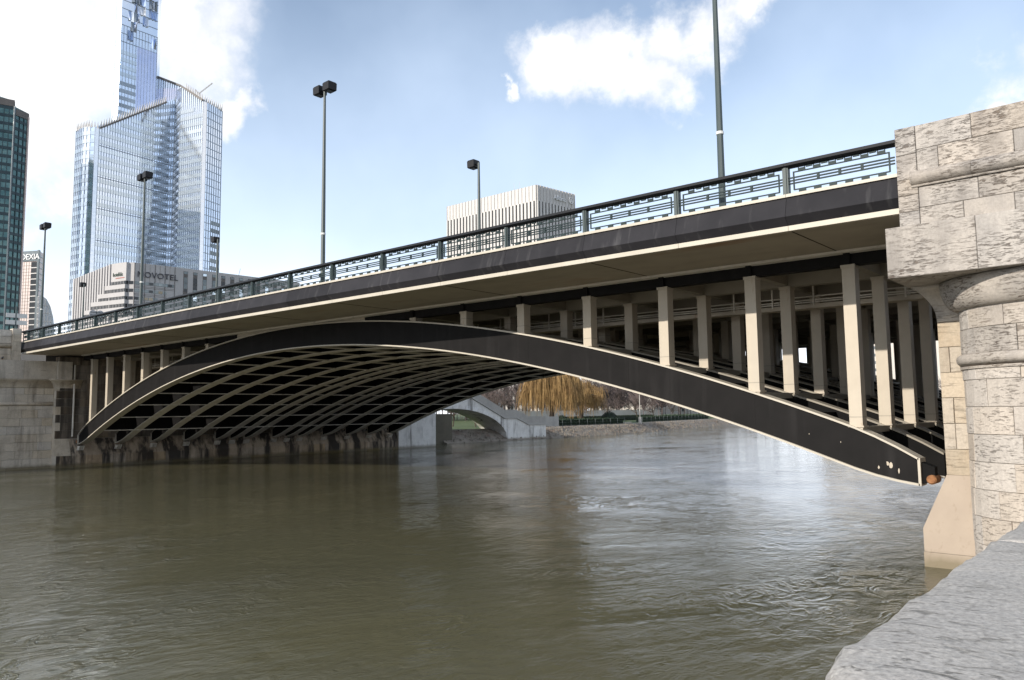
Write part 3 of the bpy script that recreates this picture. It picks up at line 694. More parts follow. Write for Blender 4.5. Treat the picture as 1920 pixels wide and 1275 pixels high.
        rp = [(-.05, 11.93), (.07, 11.93), (.07, 11.985)] + [(.0 + .25 * math.sin(a), 12.21 - .225 * math.cos(a)) for a in [math.pi * (i + .15) / 10.15 for i in range(11)]] + [(-.05, 12.42)]
        for a, b in ((3.86, 5.5), (5.51, 7.6), (7.61, 9.9), (9.91, xr)):
            lofted(Path([(a, -5.27), (b, -5.27)]), rp, 'roll_moulding', pm, t, T, step=.5)
    else:
        for k in range(12):
            ya, yb = -2.58 - 3.0 * k, -2.58 - 3.0 * (k + 1)
            MB().loft([[T(x, y, z) for y, z in ((ya - .006, zc0), (yb + .006, zc0), (yb + .006, zc1), (ya - .006, zc1))] for x in (3.78, 6.2)]).build('cornice_stone', pm, t)
        MB().loft([[T(x, y, z) for y, z in ((-1.2, zc0), (-2.56, zc0), (-2.56, zc1), (-1.2, zc1))] for x in (3.4, 6.2)]).build('cornice_stone', pm, t)
        MB().loft([[T(x, y, z) for x, y in ((4.2, -5.9), (4.2, -38), (5.0, -38), (5.0, -5.9))] for z in (10.7, 13.8)]).build('parapet_core', 'mortar', t)
        stones(Path([(3.95, -5.88), (3.95, -6.7)]), [(10.745, 11.7), (11.7, 12.6), (12.6, 13.3), (13.3, 13.95)], 1.0, 1.1, pm, t, T, 31, depth=.9)
        pp = Path([(4.12, -6.7), (4.12, -38)])
        stones(pp, [(10.745, 11.28), (11.28, 11.93), (12.42, 13.1), (13.1, 13.75)], 1.2, 2.2, pm, t, T, 33, depth=.5, gap=.02)
        lofted(pp, [(-.05, 11.93)] + [(.22 * math.sin(a), 12.175 - .22 * math.cos(a)) for a in [math.pi * i / 8 for i in range(9)]] + [(-.05, 12.42)], 'roll_moulding', pm, t, T, step=3.)
    return t
make_pier(lambda x, y, z: (x, y, z), 'stone_pier', 'large pale travertine pier with rounded nose at the right end of the bridge', True)
make_pier(lambda x, y, z: (-74.9 - x, y + .57, z + .28 if z > 9.3 else z), 'stone_pier', 'weathered stone abutment pier at the far left end of the bridge', False)

# ------------------------------------------------------------------ quay wall and parapet in the foreground
qw = thing('quay_wall', 'pale stone quay wall below the grey coping beside the pier', 'quay wall')
MB().box(9.04, 9.9, -60, -3.0, -2, 4.1).build('wall_core', 'mortar', qw)
wp = Path([(8.98, -8.0), (8.98, -34.0)])
wp2 = Path(list(reversed([tuple(p) for p in wp.p])))
stones(Path([(8.98, -3.4), (8.98, -34)]), [(-.6 + .78 * i, -.6 + .78 * (i + 1)) for i in range(6)], 1.0, 1.9, 'pier_stone_low', qw, lambda x, y, z: (x, y, z), 61, depth=.1)
par = thing('quay_parapet', 'grey weathered stone coping slabs along the quay edge in the foreground', 'parapet')
def slab(y0, y1, seed, broken):
    rr = random.Random(seed); mb = MB(); rings = []; n = max(6, int((y1 - y0) / .045))
    x0, x1, zt = 8.825, 9.50, 4.4
    for i in range(n + 1):
        y = y0 + (y1 - y0) * i / n
        nz_ = lambda k, a: mnoise.fractal(Vector((y * a, seed * 7.3 + k, .3)), 1.0, 2.0, 4)
        ex = .020 * nz_(1, 3.) + .010 * nz_(2, 14.)
        ez = .010 * nz_(3, 4.)
        br = 0.
        if broken:
            q = (y - y0); br = max(0., 1 - q / .45) ** .8 * (.055 + .05 * nz_(5, 9.))
        endr = .02 if i in (0, n) else 0.
        xa = x0 + ex + br + endr
        ring = [(xa + .01, y, zt - .24), (xa - .005 + .004 * nz_(7, 20), y, zt - .11 - br * .2), (xa + .006 + .005 * nz_(8, 17), y, zt - .05 - br * .35), (xa + .035, y, zt - .012 + ez - br * .45 - endr), (xa + .09, y, zt + .000 + ez - br * .35 - endr)]
        for k, s in enumerate((.2, .32, .45)): ring.append((x0 + s + br * .2, y, zt + .006 * nz_(9 + k, 6.) + .004 - endr - br * .1 * (1 - s)))
        ring += [(x1 - .04, y, zt - endr), (x1, y, zt - .05), (x1, y, zt - .24)]
        rings.append(ring)
    mb.loft(rings); return mb.build('coping_slab', 'parapet_stone', par, True)
for y0, y1, s, br in ((-34, -31.2, 1, False), (-31.19, -28.52, 2, False), (-28.49, -25.32, 3, True), (-25.30, -22.3, 4, False), (-22.28, -19.3, 5, False), (-19.28, -16, 6, False), (-15.98, -12.5, 7, False), (-12.48, -9, 8, False), (-8.98, -5.2, 9, False)):
    slab(y0, y1, s, br)

# ------------------------------------------------------------------ far stone ramp with an arch beside the river
rp_ = thing('stone_ramp', 'pale stone stair ramp with a low arch beyond the bridge on the left bank', 'ramp')
RX0, RX1 = -85.0, -91.0
ac, aw, ah = 61.5, 14.25, 5.86
arch = [(ac + aw * math.cos(a), ah * math.sin(a)) for a in [math.pi * i / 28 for i in range(29)]]      # right foot -> left foot
topline = [(40, 14.4), (63.0, 9.1), (75.0, 4.0), (78.3, 4.0), (81.7, 2.75), (87.0, 2.65)]
def topz(y):
    for (a, za), (b, zb) in zip(topline, topline[1:]):
        if y <= b: return za + (zb - za) * (y - a) / (b - a)
    return topline[-1][1]
# spandrel wall: strip between the arch line and the top line, split in stone panels
ys = sorted(set([47.25 + .8 * i for i in range(36) if 47.25 + .8 * i < 75.7] + [75.75]))
def az_(y):
    q = 1 - ((y - ac) / aw) ** 2; return ah * math.sqrt(q) if q > 0 else 0
mb = MB(); mb.loft([[(RX0, y, az_(y)), (RX1, y, az_(y)), (RX1, y, topz(y)), (RX0, y, topz(y))] for y in ys]); mb.build('arch_wall', 'ramp_stone', rp_)
mb = MB(); yy = [75.76 + 11.3 * i / 12 for i in range(13)]
mb.loft([[(RX0, y, -1), (RX1, y, -1), (RX1, y, topz(y)), (RX0, y, topz(y))] for y in yy]); mb.build('end_pier', 'ramp_stone', rp_)
for i in range(14):      # voussoirs
    a0, a1 = math.pi * i / 28 + .004, math.pi * (i + 1) / 28 - .004
    if True:
        r = lambda a, k: (ac + (aw + k) * math.cos(a), (ah + k) * math.sin(a))
        q = [r(a0, .02), r(a0, .75), r(a1, .75), r(a1, .02)]
        MB().loft([[(x, y, min(z, topz(y) - .1)) for y, z in q] for x in (RX0 + .05, RX0 - .2)]).build('voussoir', 'ramp_stone', rp_)
def along(name, o0, o1, xa, xb, mt):
    mb = MB(); pts = [q for q in topline[1:]]; pts = [(52, topz(52))] + pts
    mb.loft([[(xa, y, z + o0), (xb, y, z + o0), (xb, y, z + o1), (xa, y, z + o1)] for y, z in pts]); return mb.build(name, mt, rp_)
along('string_course', -.02, .32, RX0 + .22, RX0 - .3, 'parapet_stone')
along('ramp_parapet', .33, 1.62, RX0 + .02, RX0 - .35, 'parapet_stone')
MB().box(RX0 - .4, RX0 + .0, 87.02, 91.2, 2.3, 4.2).build('low_wall', 'parapet_stone', rp_)
# quay seen through the arch
MB().box(-104, -90.8, 47, 90, -1, 1.1).build('back_quay', 'stained_stone', kind='structure')

# ------------------------------------------------------------------ planting on the far bank
def leafy(mb, fn, n, s, rr):
    for _ in range(n):
        p = Vector(fn(rr)); a = Vector((rr.gauss(0, 1), rr.gauss(0, 1), rr.gauss(0, 1))).normalized() * s * rr.uniform(.6, 1.4); b = Vector((rr.gauss(0, 1), rr.gauss(0, 1), rr.gauss(0, 1))).normalized() * s * rr.uniform(.6, 1.4)
        mb.add([p - a, p + b, p + a, p - b * .6], [(0, 1, 2, 3)])
def hedge(p, q, w, z0, z1, n, label, mt='hedge_leaf', cat='hedge', group=None):
    p, q = Vector(p), Vector(q); d = (q - p); L = d.length; d /= L; nn_ = Vector((-d.y, d.x)); rr = random.Random(int(L * 100))
    t = thing('hedge', label, cat, (p.x, p.y, z0), group)
    mb = MB(); i_ = .12; P = [p + nn_ * i_, q + nn_ * i_, q + nn_ * (w - i_), p + nn_ * (w - i_)]
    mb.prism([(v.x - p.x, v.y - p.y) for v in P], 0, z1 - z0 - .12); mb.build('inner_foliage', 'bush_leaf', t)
    mb = MB()
    def f(r):
        s = r.random() * L; k = r.random()
        if k < .45: o, z = r.uniform(-.08, .12), r.uniform(0, z1 - z0)
        elif k < .6: o, z = w + r.uniform(-.12, .08), r.uniform(0, z1 - z0)
        else: o, z = r.uniform(0, w), z1 - z0 + r.uniform(-.15, .06)
        v = d * s + nn_ * o; return (v.x, v.y, z)
    leafy(mb, f, n, .12, rr); mb.build('leaves', mt, t, fix=False)
    return t
hedge((-89.6, 91.6), (-91.2, 124.0), 1.4, 2.1, 3.5, 9000, 'long clipped green hedge between the ramp end wall and the slipway')
hedge((-97.5, 142.0), (-110.5, 205.0), 1.4, 2.1, 3.6, 9000, 'clipped green hedge on the bank to the right of the slipway')
hedge((-112, 128.0), (-128, 200.0), 1.6, 2.1, 3.7, 7000, 'dark low hedge running behind the park lawn', 'bush_leaf')
def bush(x, y, r, h, label):
    t = thing('bush', label, 'bush', (x, y, 2.1)); rr = random.Random(int(-x * 10)); mb = MB()
    rings = []
    for i in range(7):
        a = math.pi / 2 * i / 6; rings.append([(r * .86 * math.cos(a) * math.cos(b), r * .86 * math.cos(a) * math.sin(b), h * .9 * math.sin(a)) for b in [2 * math.pi * k / 12 for k in range(12)]])
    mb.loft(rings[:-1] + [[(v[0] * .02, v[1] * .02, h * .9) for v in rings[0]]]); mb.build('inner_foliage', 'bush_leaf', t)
    mb = MB()
    def f(r_):
        a = r_.uniform(0, 2 * math.pi); e = math.asin(r_.random()); k = r_.uniform(.85, 1.02); return (r * k * math.cos(e) * math.cos(a), r * k * math.cos(e) * math.sin(a), h * k * math.sin(e))
    leafy(mb, f, 1800, .13, rr); mb.build('leaves', 'bush_leaf', t, fix=False)
bush(-94.8, 123.5, 2.3, 2.9, 'dark rounded clipped bush behind the hedge, beside the slipway')
bush(-94.5, 104.5, 2.2, 2.2, 'dark broad bush at the foot of the yellow willow')
# wire fence in front of the hedges
def fence(p, q, n, label):
    p, q = Vector(p), Vector(q); t = thing('wire_fence', label, 'fence', (p.x, p.y, 1.95)); d = q - p
    me = MB().tube([(0, 0, 0), (0, 0, 1.55)], .045, 5).mesh('fence_post', 'fence_steel')
    for i in range(n):
        v = d * i / (n - 1); place(me, 'fence_post', t, (v.x, v.y, 0))
    for z in (.35, .9, 1.45): MB().bar((0, 0, z), (d.x, d.y, z), .02).build('wire', 'fence_steel', t)
fence((-89.2, 91.8), (-90.8, 124.0), 11, 'thin steel wire fence before the long hedge near the ramp')
fence((-97.0, 142.0), (-110, 205), 20, 'thin steel wire fence before the hedge right of the slipway')
t = thing('flood_gauge_post', 'slim pale post on a concrete foot standing at the slipway', 'post', (-91.2, 131.5, 2.1))
MB().tube([(0, 0, 0), (0, 0, 7.0)], [.13, .09], 8).build('pole', 'wall_pale', t)
MB().box(-.28, .28, -.28, .28, -.2, 1.5).build('foot', 'wall_pale', t)

def willow(x, y, H, R, seed, label, strands):
    rr = random.Random(seed); t = thing('willow_tree', label, 'tree', (x, y, 2.1))
    trunk = MB(); tips = []
    trunk.tube([(0, 0, -.2), (.1, 0, 1.2), (.2, .1, H * .28)], [.85, .62, .5], 8)
    for i in range(16):
        a = 2 * math.pi * i / 16 + rr.uniform(-.25, .25); rad = R * rr.uniform(.25, .88); top_ = H * rr.uniform(.62, .97) * (1 - .22 * (rad / R) ** 2)
        pts = [(.2, .1, H * .25), (rad * .3 * math.cos(a), rad * .3 * math.sin(a), H * .52), (rad * .75 * math.cos(a), rad * .75 * math.sin(a), top_), (rad * math.cos(a), rad * math.sin(a), top_ * .97)]
        trunk.tube(pts, [.28, .2, .1, .05], 5); tips.append((pts[1], pts[2], pts[3]))
        for j in range(7):
            b = a + rr.uniform(-.7, .7); r2 = min(R, rad * rr.uniform(.8, 1.25)); z2 = top_ * rr.uniform(.78, 1.04)
            k = rr.uniform(.3, 1.); p0 = tuple(u + (v - u) * k for u, v in zip(pts[1], pts[2])); p1 = (r2 * math.cos(b), r2 * math.sin(b), z2)
            trunk.tube([p0, p1], [.07, .02], 4); tips.append((p0, tuple((u + v) / 2 + (0, 0, .5)[i_] for i_, (u, v) in enumerate(zip(p0, p1))), p1))
    trunk.build('trunk', 'bark', t, fix=False)
    mb = MB(); clumps = []
    for p0, p1, p2 in tips:
        for j in range(3):
            clumps.append((Vector(p1).lerp(Vector(p2), rr.random()), rr.uniform(.35, 1.0), rr.uniform(.12, .55), rr.random() ** 1.5))
    for _ in range(strands):
        c_, lf, sp, sh_ = rr.choice(clumps)
        s = c_ + Vector((rr.gauss(0, sp), rr.gauss(0, sp), rr.uniform(-.2, .5)))
        L = (s.z - 1.0) * lf * rr.uniform(.35, 1.0); L = max(L, .8)
        o = Vector((s.x, s.y, 0)); o = o.normalized() if o.length > .01 else Vector((1, 0, 0)); sway = rr.uniform(.2, 1.3); w = rr.uniform(.014, .03)
        pts = []; n = 5; jx, jy = rr.gauss(0, .25), rr.gauss(0, .25)
        for i in range(n + 1):
            q = i / n; pts.append(s + o * sway * math.sin(q * 1.6) + Vector((jx * q, jy * q, .5 * math.sin(q * 3) * (1 - q) - L * q)))
        a = rr.uniform(0, math.pi); sd = Vector((math.cos(a), math.sin(a), 0)) * w
        vs = []
        for i, q in enumerate(pts): vs += [q - sd, q + sd]
        mb.add(vs, [(2 * i, 2 * i + 1, 2 * i + 3, 2 * i + 2) for i in range(n)])
    mb.build('crown', 'willow_twig', t, fix=False)
willow(-101.3, 109.4, 15.0, 9.2, 5, 'big golden weeping willow hanging over the far bank', 5200)
willow(-108.0, 130.0, 13.0, 6.5, 8, 'smaller golden willow half hidden behind the big one', 2600)

def bare_tree_mesh(seed, H, spread=1., twigs=True):
    rr = random.Random(seed); tr, tw = MB(), MB()
    def grow(p, d, L, r, lv):
        n = 3; pts = [p]; q = p; dd = d
        for i in range(n):
            dd = (dd + Vector((rr.gauss(0, .13), rr.gauss(0, .13), rr.gauss(0, .06) + .04))).normalized(); q = q + dd * L / n; pts.append(q)
        (tr if lv < 3 else tw).tube(pts, [r, r * .85, r * .7, r * .55], 5 if lv < 2 else 3, False)
        if lv >= 5 or r < .012: return
        k = rr.randint(3, 4) if lv else rr.randint(5, 7)
        for i in range(k):
            s = rr.uniform(.35, 1.) if lv else rr.uniform(.55, 1.)
            bp = pts[min(n - 1, int(s * n))].lerp(pts[min(n, int(s * n) + 1)], (s * n) % 1) if s < 1 else pts[-1]
            az = rr.uniform(0, 2 * math.pi); el = rr.uniform(.45, 1.0) * spread
            side = dd.orthogonal().normalized(); side.rotate(Matrix.Rotation(az, 3, dd))
            nd = (dd * math.cos(el) + side * math.sin(el)).normalized()
            grow(bp, nd, L * rr.uniform(.58, .78), r * rr.uniform(.48, .62), lv + 1)
    grow(Vector((0, 0, -.2)), Vector((0, 0, 1)), H * .36, H * .019, 0)
    return tr.mesh('trunk', 'bark', fix=False), tw.mesh('crown', 'bare_twig', fix=False)
BT = [bare_tree_mesh(s, h) for s, h in ((3, 10), (14, 9), (25, 11))]
TL = [(-118, 141, 'left of the dark bush'), (-114.5, 152, 'right above the dark bush'), (-116, 170, 'behind the flood gauge post'), (-120, 186, 'right of the flood gauge post'), (-124, 205, 'above the right hand hedge'),
      (-119, 220, 'beyond the right hand hedge'), (-127, 240, 'farthest along the right bank'), (-101, 84, 'behind the ramp parapet'), (-106, 95, 'between ramp and willow'), (-112, 88, 'above the ramp stairs')]
for i, (x, y, w) in enumerate(TL):
    a, b = BT[i % 3]; t = thing('bare_tree', 'leafless tree ' + w, 'tree', (x, y, 2.1), 'bare park trees'); t.rotation_euler.z = i * 1.3; s = .85 + .12 * (i % 3); t.scale = (s, s, s)
    place(a, 'trunk', t); place(b, 'crown', t)
# far wood behind the park: one mass
mb = MB(); rr = random.Random(77)
for k in range(520):
    if k < 400: x, y = rr.uniform(-300, -136), rr.uniform(150, 420)
    else: x, y = rr.uniform(-140, 45), rr.uniform(380, 520)
    h = rr.uniform(13, 21)
    mb.tube([(x, y, 2), (x, y, 2 + h * .6)], [.16, .08], 3, False)
    for j in range(85):
        a = rr.uniform(0, 6.28); r = rr.random() ** .5 * h * .33; z0 = 2 + h * rr.uniform(.25, .75)
        mb.tube([(x, y, z0), (x + r * math.cos(a) * .6, y + r * math.sin(a) * .6, z0 + h * .12), (x + r * math.cos(a), y + r * math.sin(a), z0 + h * rr.uniform(.15, .32))], [.10, .07, .03], 3, False)
mb.build('far_wood', 'wood_haze', fix=False, kind='stuff', label='mass of leafless purple grey trees far behind the park', category='trees')
# park walls
MB().box(-.3, .3, 0, 120, 0, 3.3).build('park_wall', 'wall_pale', label='long pale retaining wall behind the park trees', category='wall').location = (-131, 118, 2.1)
o = bpy.data.objects['park_wall']; o.rotation_euler.z = R_(8)
# distant pale apartment blocks seen through the columns
def block(x, y, w, d, h, rz, label, nf, nw):
    t = thing('apartment_building', label, 'building', (x, y, 3)); t.rotation_euler.z = rz
    MB().box(-w / 2, w / 2, 0, d, 0, h).build('wall', 'apartment', t); MB().box(-w / 2 - .3, w / 2 + .3, -.3, d + .3, h + .003, h + .8).build('roof', 'novotel_dark', t)
    me = MB().box(-.8, .8, -.06, .3, 0, 1.7).mesh('window', 'window_grey')
    for f in range(nf):
        for k in range(nw): place(me, 'window', t, (-w / 2 + w * (k + .5) / nw, 0, h * (f + .35) / nf))
block(-30, 470, 60, 16, 52, 0.05, 'pale apartment block glimpsed between the rightmost columns', 12, 10)
block(-125, 455, 70, 16, 44, 0.25, 'pale apartment block glimpsed behind the right columns further left', 10, 10)
block(-205, 330, 70, 16, 26, 0.5, 'low pale apartment block behind the far wood', 7, 12)

# ------------------------------------------------------------------ towers and offices above the deck
def V2(p): return Vector((p[0], p[1]))
def outward(A, B):
    d = (V2(B) - V2(A)).normalized(); n = Vector((d.y, -d.x))
    if n.dot(Vector((CAM.x, CAM.y)) - V2(A)) < 0: n = -n
    return d, n
def wbox(A, B, s0, s1, z0, z1, off, dep=.0, zt=None):
    """a slab on the wall line A-B between metres s0..s1, standing off..dep proud"""
    d, n = outward(A, B); A = V2(A)
    a, b = A + d * s0, A + d * s1
    return MB().hexa([(*(a + n * dep), z0), (*(b + n * dep), z0), (*(b + n * off), z0), (*(a + n * off), z0)], [(*(a + n * dep), z1), (*(b + n * dep), z1), (*(b + n * off), z1), (*(a + n * off), z1)])
def bands(t, A, B, z0, zA, zB, fh, bh, mt, off=.18, zs=0., name='window_band', s_of=None):
    L = (V2(B) - V2(A)).length; z = z0 + zs
    while z + bh < max(zA, zB) - .4:
        s0, s1 = 0., L; zt = z + bh + .3
        if abs(zB - zA) > .1:
            k = (zt - zA) / (zB - zA) * L
            if zB > zA and k > 0: s0 = k
            if zB < zA and k < L: s1 = k
        if s_of: s0, s1 = s_of(z, s0, s1, L)
        if s1 - s0 > .6: wbox(A, B, max(0, s0), min(L, s1), z, z + bh, off, -.3).build(name, mt, t)
        z += fh
def mullions(t, A, B, z0, zA, zB, pitch, w, off, mt, name='mullions'):
    L = (V2(B) - V2(A)).length; d, n = outward(A, B); n_ = max(1, int(L / pitch)); mb = MB()
    for i in range(n_ + 1):
        s = L * i / n_; zt = zA + (zB - zA) * s / L; c = V2(A) + d * s
        a, b = c - d * w / 2, c + d * w / 2
        mb.hexa([(*(a - n * .1), z0), (*(b - n * .1), z0), (*(b + n * off), z0), (*(a + n * off), z0)], [(*(a - n * .1), zt), (*(b - n * .1), zt), (*(b + n * off), zt), (*(a + n * off), zt)])
    o = mb.build(name, mt, t); o['kind'] = 'stuff'; return o
def crown(t, A, B, zA, zB, pitch, h, mt='fin_white'):
    L = (V2(B) - V2(A)).length; d, n = outward(A, B); n_ = int(L / pitch); mb = MB()
    for i in range(n_):
        s = L * (i + .5) / n_; z = zA + (zB - zA) * s / L - .5; c = V2(A) + d * s
        a, b, e = c - d * pitch * .38, c + d * pitch * .30, c + d * pitch * .1
        mb.add([(*(a + n * .3), z), (*(b + n * .3), z), (*(b - n * .3), z), (*(a - n * .3), z), (*(e + n * .5), z + h), (*(e + n * .35), z + h * .97)],
               [(0, 1, 4), (1, 2, 5, 4), (2, 3, 5), (3, 0, 4, 5)])
    o = mb.build('crown_fins', mt, t); o['kind'] = 'stuff'
GZ = 5.0
# --- the tall blue glass tower
tw = thing('glass_tower', 'very tall pale blue glass skyscraper with slanted wings and a crumpled shaft', 'skyscraper', group=None)
Lw = [(-386.4, 102.4), (-379.8, 103.2), (-376.0, 104.9), (-374.4, 106.4), (-373.8, 108.1), (-379.6, 146.8)]
Lz = [143.6, 143.9, 143.9, 143.5, 143.2, 171.6]
MB().prism(Lw + [(-412, 147), (-410, 114)], GZ, Lz + [171, 143]).build('left_wing', 'tower_glass', tw)
Uw = [(-391.9, 141.1), (-380.2, 150.2)]
MB().prism(Uw + [(-392, 166), (-405, 152)], 150, [185.5, 179.2, 178, 185]).build('upper_wing', 'tower_soft', tw)
Rw = [(-379.7, 147.0), (-367.7, 144.6), (-353.1, 149.0), (-352.7, 150.7), (-357.0, 161.3)]
Rz = [176.0, 173.6, 163.3, 163.0, 162.7]
MB().prism(Rw + [(-392, 171), (-398, 160)], GZ, Rz + [170, 176]).build('right_wing', 'tower_glass', tw)
Sh = [(-394.5, 121.6), (-391.0, 119.9), (-388.2, 119.9), (-386.2, 121.0), (-387.0, 139.8), (-391.9, 143.6)]
MB().prism(Sh + [(-408, 147), (-408, 129)], GZ, 246).build('shaft', 'tower_glass', tw)
FH = 3.85
for A, B, za, zb in ((Lw[0], Lw[1], Lz[0], Lz[1]), (Lw[1], Lw[2], Lz[1], Lz[2]), (Lw[2], Lw[3], Lz[2], Lz[3])):
    bands(tw, A, B, GZ, za - 1, zb - 1, FH, 1.9, 'tower_band'); mullions(tw, A, B, GZ, za, zb, 1.4, .12, .3, 'tower_mullion')
wbox(Lw[3], Lw[4], .1, 1.7, GZ, 142.9, .45, -.2).build('corner_strip', 'tower_bright', tw)
A, B = Lw[4], Lw[5]
lim = lambda z: 39.1 - 2.2 - max(0., (150 - z)) * .098 - 5.5      # slanted edge of a reflection, painted as darker bands beyond it
bands(tw, A, B, GZ, 143.2 - 1, 171.6 - 1, FH, 1.95, 'tower_band', s_of=lambda z, a, b, L: (a, min(b, lim(z))))
bands(tw, A, B, GZ, 143.2 - 8, 171.6 - 8, FH, 1.95, 'tower_dark', s_of=lambda z, a, b, L: (max(a, lim(z) + .4), min(b, L - 2.6)))
mullions(tw, A, B, GZ, 143.2, 171.6, 1.3, .12, .3, 'tower_mullion')
for k in range(10): 
    zz = GZ + 22 + k * FH * 4
    if zz < 140: wbox(A, B, 0, 39.1, zz, zz + .22, .32, -.1).build('floor_line', 'tower_dark', tw)
# right wing
A, B = Rw[1], Rw[2]
bands(tw, A, B, GZ, 173.6 - 8, 163.3 - 5, FH, 1.95, 'tower_band'); mullions(tw, A, B, GZ, 173.6, 163.3, 1.3, .12, .3, 'tower_mullion')
A, B = Rw[0], Rw[1]
bands(tw, A, B, GZ, 176 - 3, 173.6 - 3, FH, 1.95, 'tower_dark')
wbox(Rw[2], Rw[3], 0, 1.72, GZ, 162.9, .45, -.2).build('corner_strip', 'tower_bright', tw)
A, B = Rw[3], Rw[4]
mullions(tw, A, B, GZ, 163.0, 162.7, 1.5, .16, .3, 'tower_mullion'); bands(tw, A, B, GZ, 162.2, 162.2, FH, .3, 'tower_mullion', name='floor_line')
bands(tw, A, B, GZ, 107, 107, FH, 1.9, 'window_grey', off=.25, name='open_windows', s_of=lambda z, a, b, L: (L * .42, L - .3))
A, B = Uw
wbox(A, B, 0, 14.8, 155, 178.6, .25, -.1).build('upper_panel', 'tower_pane', tw); mullions(tw, A, B, 155, 185.5, 179.2, 1.2, .13, .45, 'tower_mullion')
d_, n_ = outward(A, B)
for (p, q, za, zb) in ((Uw[0], Uw[1], 185.9, 179.6), (Rw[1], Rw[2], 173.9, 163.6)):
    MB().bar((p[0] + n_.x * .5, p[1] + n_.y * .5, za), (q[0] + n_.x * .5, q[1] + n_.y * .5, zb), .8, .9).build('roof_edge', 'novotel_dark', tw)
crown(tw, Lw[0], Lw[2], 143.9, 144, 1.1, 3.6); crown(tw, Lw[2], Lw[4], 144, 143.2, 1.1, 3.6); crown(tw, Lw[4], (-378.9, 142), 143.6, 168.2, 1.25, 4.2)
crown(tw, (-365.5, 145.8), Rw[2], 172.2, 163.6, 1.25, 3.8); crown(tw, Rw[2], Rw[4], 163.4, 163.0, 1.25, 3.8)
MB().bar((-378.9 + .4, 142, 167.8), (-373.8 + .4, 108.1, 143.1), .7, .8).build('roof_edge', 'novotel_dark', tw)
# shaft: bands low down, folded glass facets above
wbox(Sh[1], Sh[2], .3, 2.4, 150, 245, .3, -.1).build('corner_strip', 'tower_bright', tw)
A, B = Sh[3], Sh[4]
bands(tw, A, B, 150, 178, 178, FH, 1.95, 'tower_dark', s_of=lambda z, a, b, L: (0, 8.4)); bands(tw, Sh[2], Sh[3], 150, 178, 178, FH, 1.95, 'tower_dark')
bands(tw, A, B, 178, 195, 195, FH, 1.95, 'tower_band', s_of=lambda z, a, b, L: (0, 8.4))
mullions(tw, A, B, 150, 205, 205, 1.5, .12, .3, 'tower_mullion')
bands(tw, A, B, 196, 245, 245, FH * 1.15, .25, 'tower_dark', name='floor_line')
wbox(A, B, 8.6, 18.6, 150, 196, .14, -.1).build('plain_panel', 'tower_pane', tw)
d_, n_ = outward(A, B); rr = random.Random(4)
for r in range(9):
    for c in range(10):
        z0 = 198 + r * 5.2; s0 = 3.4 + c * 1.5
        if s0 > 17.2: continue
        dens = .25 + .1 * r
        if rr.random() > dens: continue
        a = V2(A) + d_ * s0; b = V2(A) + d_ * (s0 + 1.5); fold = rr.uniform(.3, .7); h = rr.uniform(.7, 1.7); lean = rr.choice((0., 5.2))
        m_ = a.lerp(b, fold) + n_ * h
        MB().add([(*a, z0), (*b, z0), (*b, z0 + 5.2), (*a, z0 + 5.2), (*m_, z0 + lean)], [(0, 1, 4), (1, 2, 4), (2, 3, 4), (3, 0, 4)]).build('glass_facet', rr.choice(('facet', 'facet', 'tower_bright', 'tower_dark')), tw, fix=False)
cr_ = MB(); cr_.bar((-359.7, 147.9, 170.9), (-358.9, 149.4, 169), .5); cr_.bar((-358.9, 149.4, 169), (-356.1, 155.1, 175.6), .5); cr_.bar((-358.9, 149.4, 163), (-358.9, 149.4, 169), .6); cr_.build('roof_crane', 'fin_white', tw)

# --- hotel with panelled corner
ht = thing('hotel_building', 'light grey panelled hotel with lettering at the foot of the glass tower', 'hotel')
NA_, NB_, NC_, ND_, NE_, NG_ = (-253.2, 59.0), (-219.8, 57.2), (-212.9, 59.1), (-211.8, 60.1), (-210.6, 71.4), (-208.6, 112)
ZT = 48.7
MB().prism([NA_, NB_, NC_, ND_, NE_, NG_, (-250, 112)], GZ, ZT).build('body', 'novotel_panel', ht)
Lf = (V2(NB_) - V2(NA_)).length
wbox(NA_, NB_, .2, Lf - .1, GZ, ZT - .25, .06, -.2).build('dark_recess', 'novotel_dark', ht)
for i in range(15):
    s = Lf * (i + .3) / 14.6
    if s < Lf - .6: wbox(NA_, NB_, s, s + 1.30, GZ, ZT, .75, .0).build('fin', 'novotel_panel', ht)
zb_ = [(43.4, 42.5), (41.2, 40.3), (39.0, 38.1), (36.9, 35.9), (34.7, 33.7)]
Lc = (V2(NC_) - V2(NB_)).length; Lr = (V2(NE_) - V2(ND_)).length
for k, (z1, z0) in enumerate(zb_):
    st = .6 + 0 * k
    o_ = [1.1, -1.6, -4.3, -7.4, -10.4][k]
    wbox(NB_, NC_, o_, Lc - .25, z1 + .02, z1 + 1.25, .95, 0).build('spandrel', 'novotel_panel', ht) if k else None
    b = wbox(NB_, NC_, o_, Lc - .2, z0, z1, .82, 0).build('window_band', 'window_dark', ht)
    nw = int((Lc - o_) / .62)
    for j in range(nw): 
        s = o_ + (Lc - .3 - o_) * j / nw; wbox(NB_, NC_, s, s + .1, z0, z1, .9, .7).build('mullion', 'novotel_panel', b)
    e_ = [11.0, 8.9, 6.5, 4.3, 2.2][k]
    wbox(NC_, ND_, .05, 1.3, z0, z1, .1, -.2).build('window_band', 'window_dark', ht)
    b = wbox(ND_, NE_, .1, min(e_, Lr), z0, z1, .06, -.2).build('window_band', 'window_grey', ht)
    for j in range(int(e_ / 1.3)):
        wbox(ND_, NE_, .2 + j * 1.3, 1.3 + j * 1.3, z0 + .08, z1 - .08, .1, .0).build('pane', rnd.choice(('window_grey', 'window_grey', 'window_lit', 'window_dark') if k in (1, 2) else ('window_grey', 'window_dark', 'window_grey')), b)
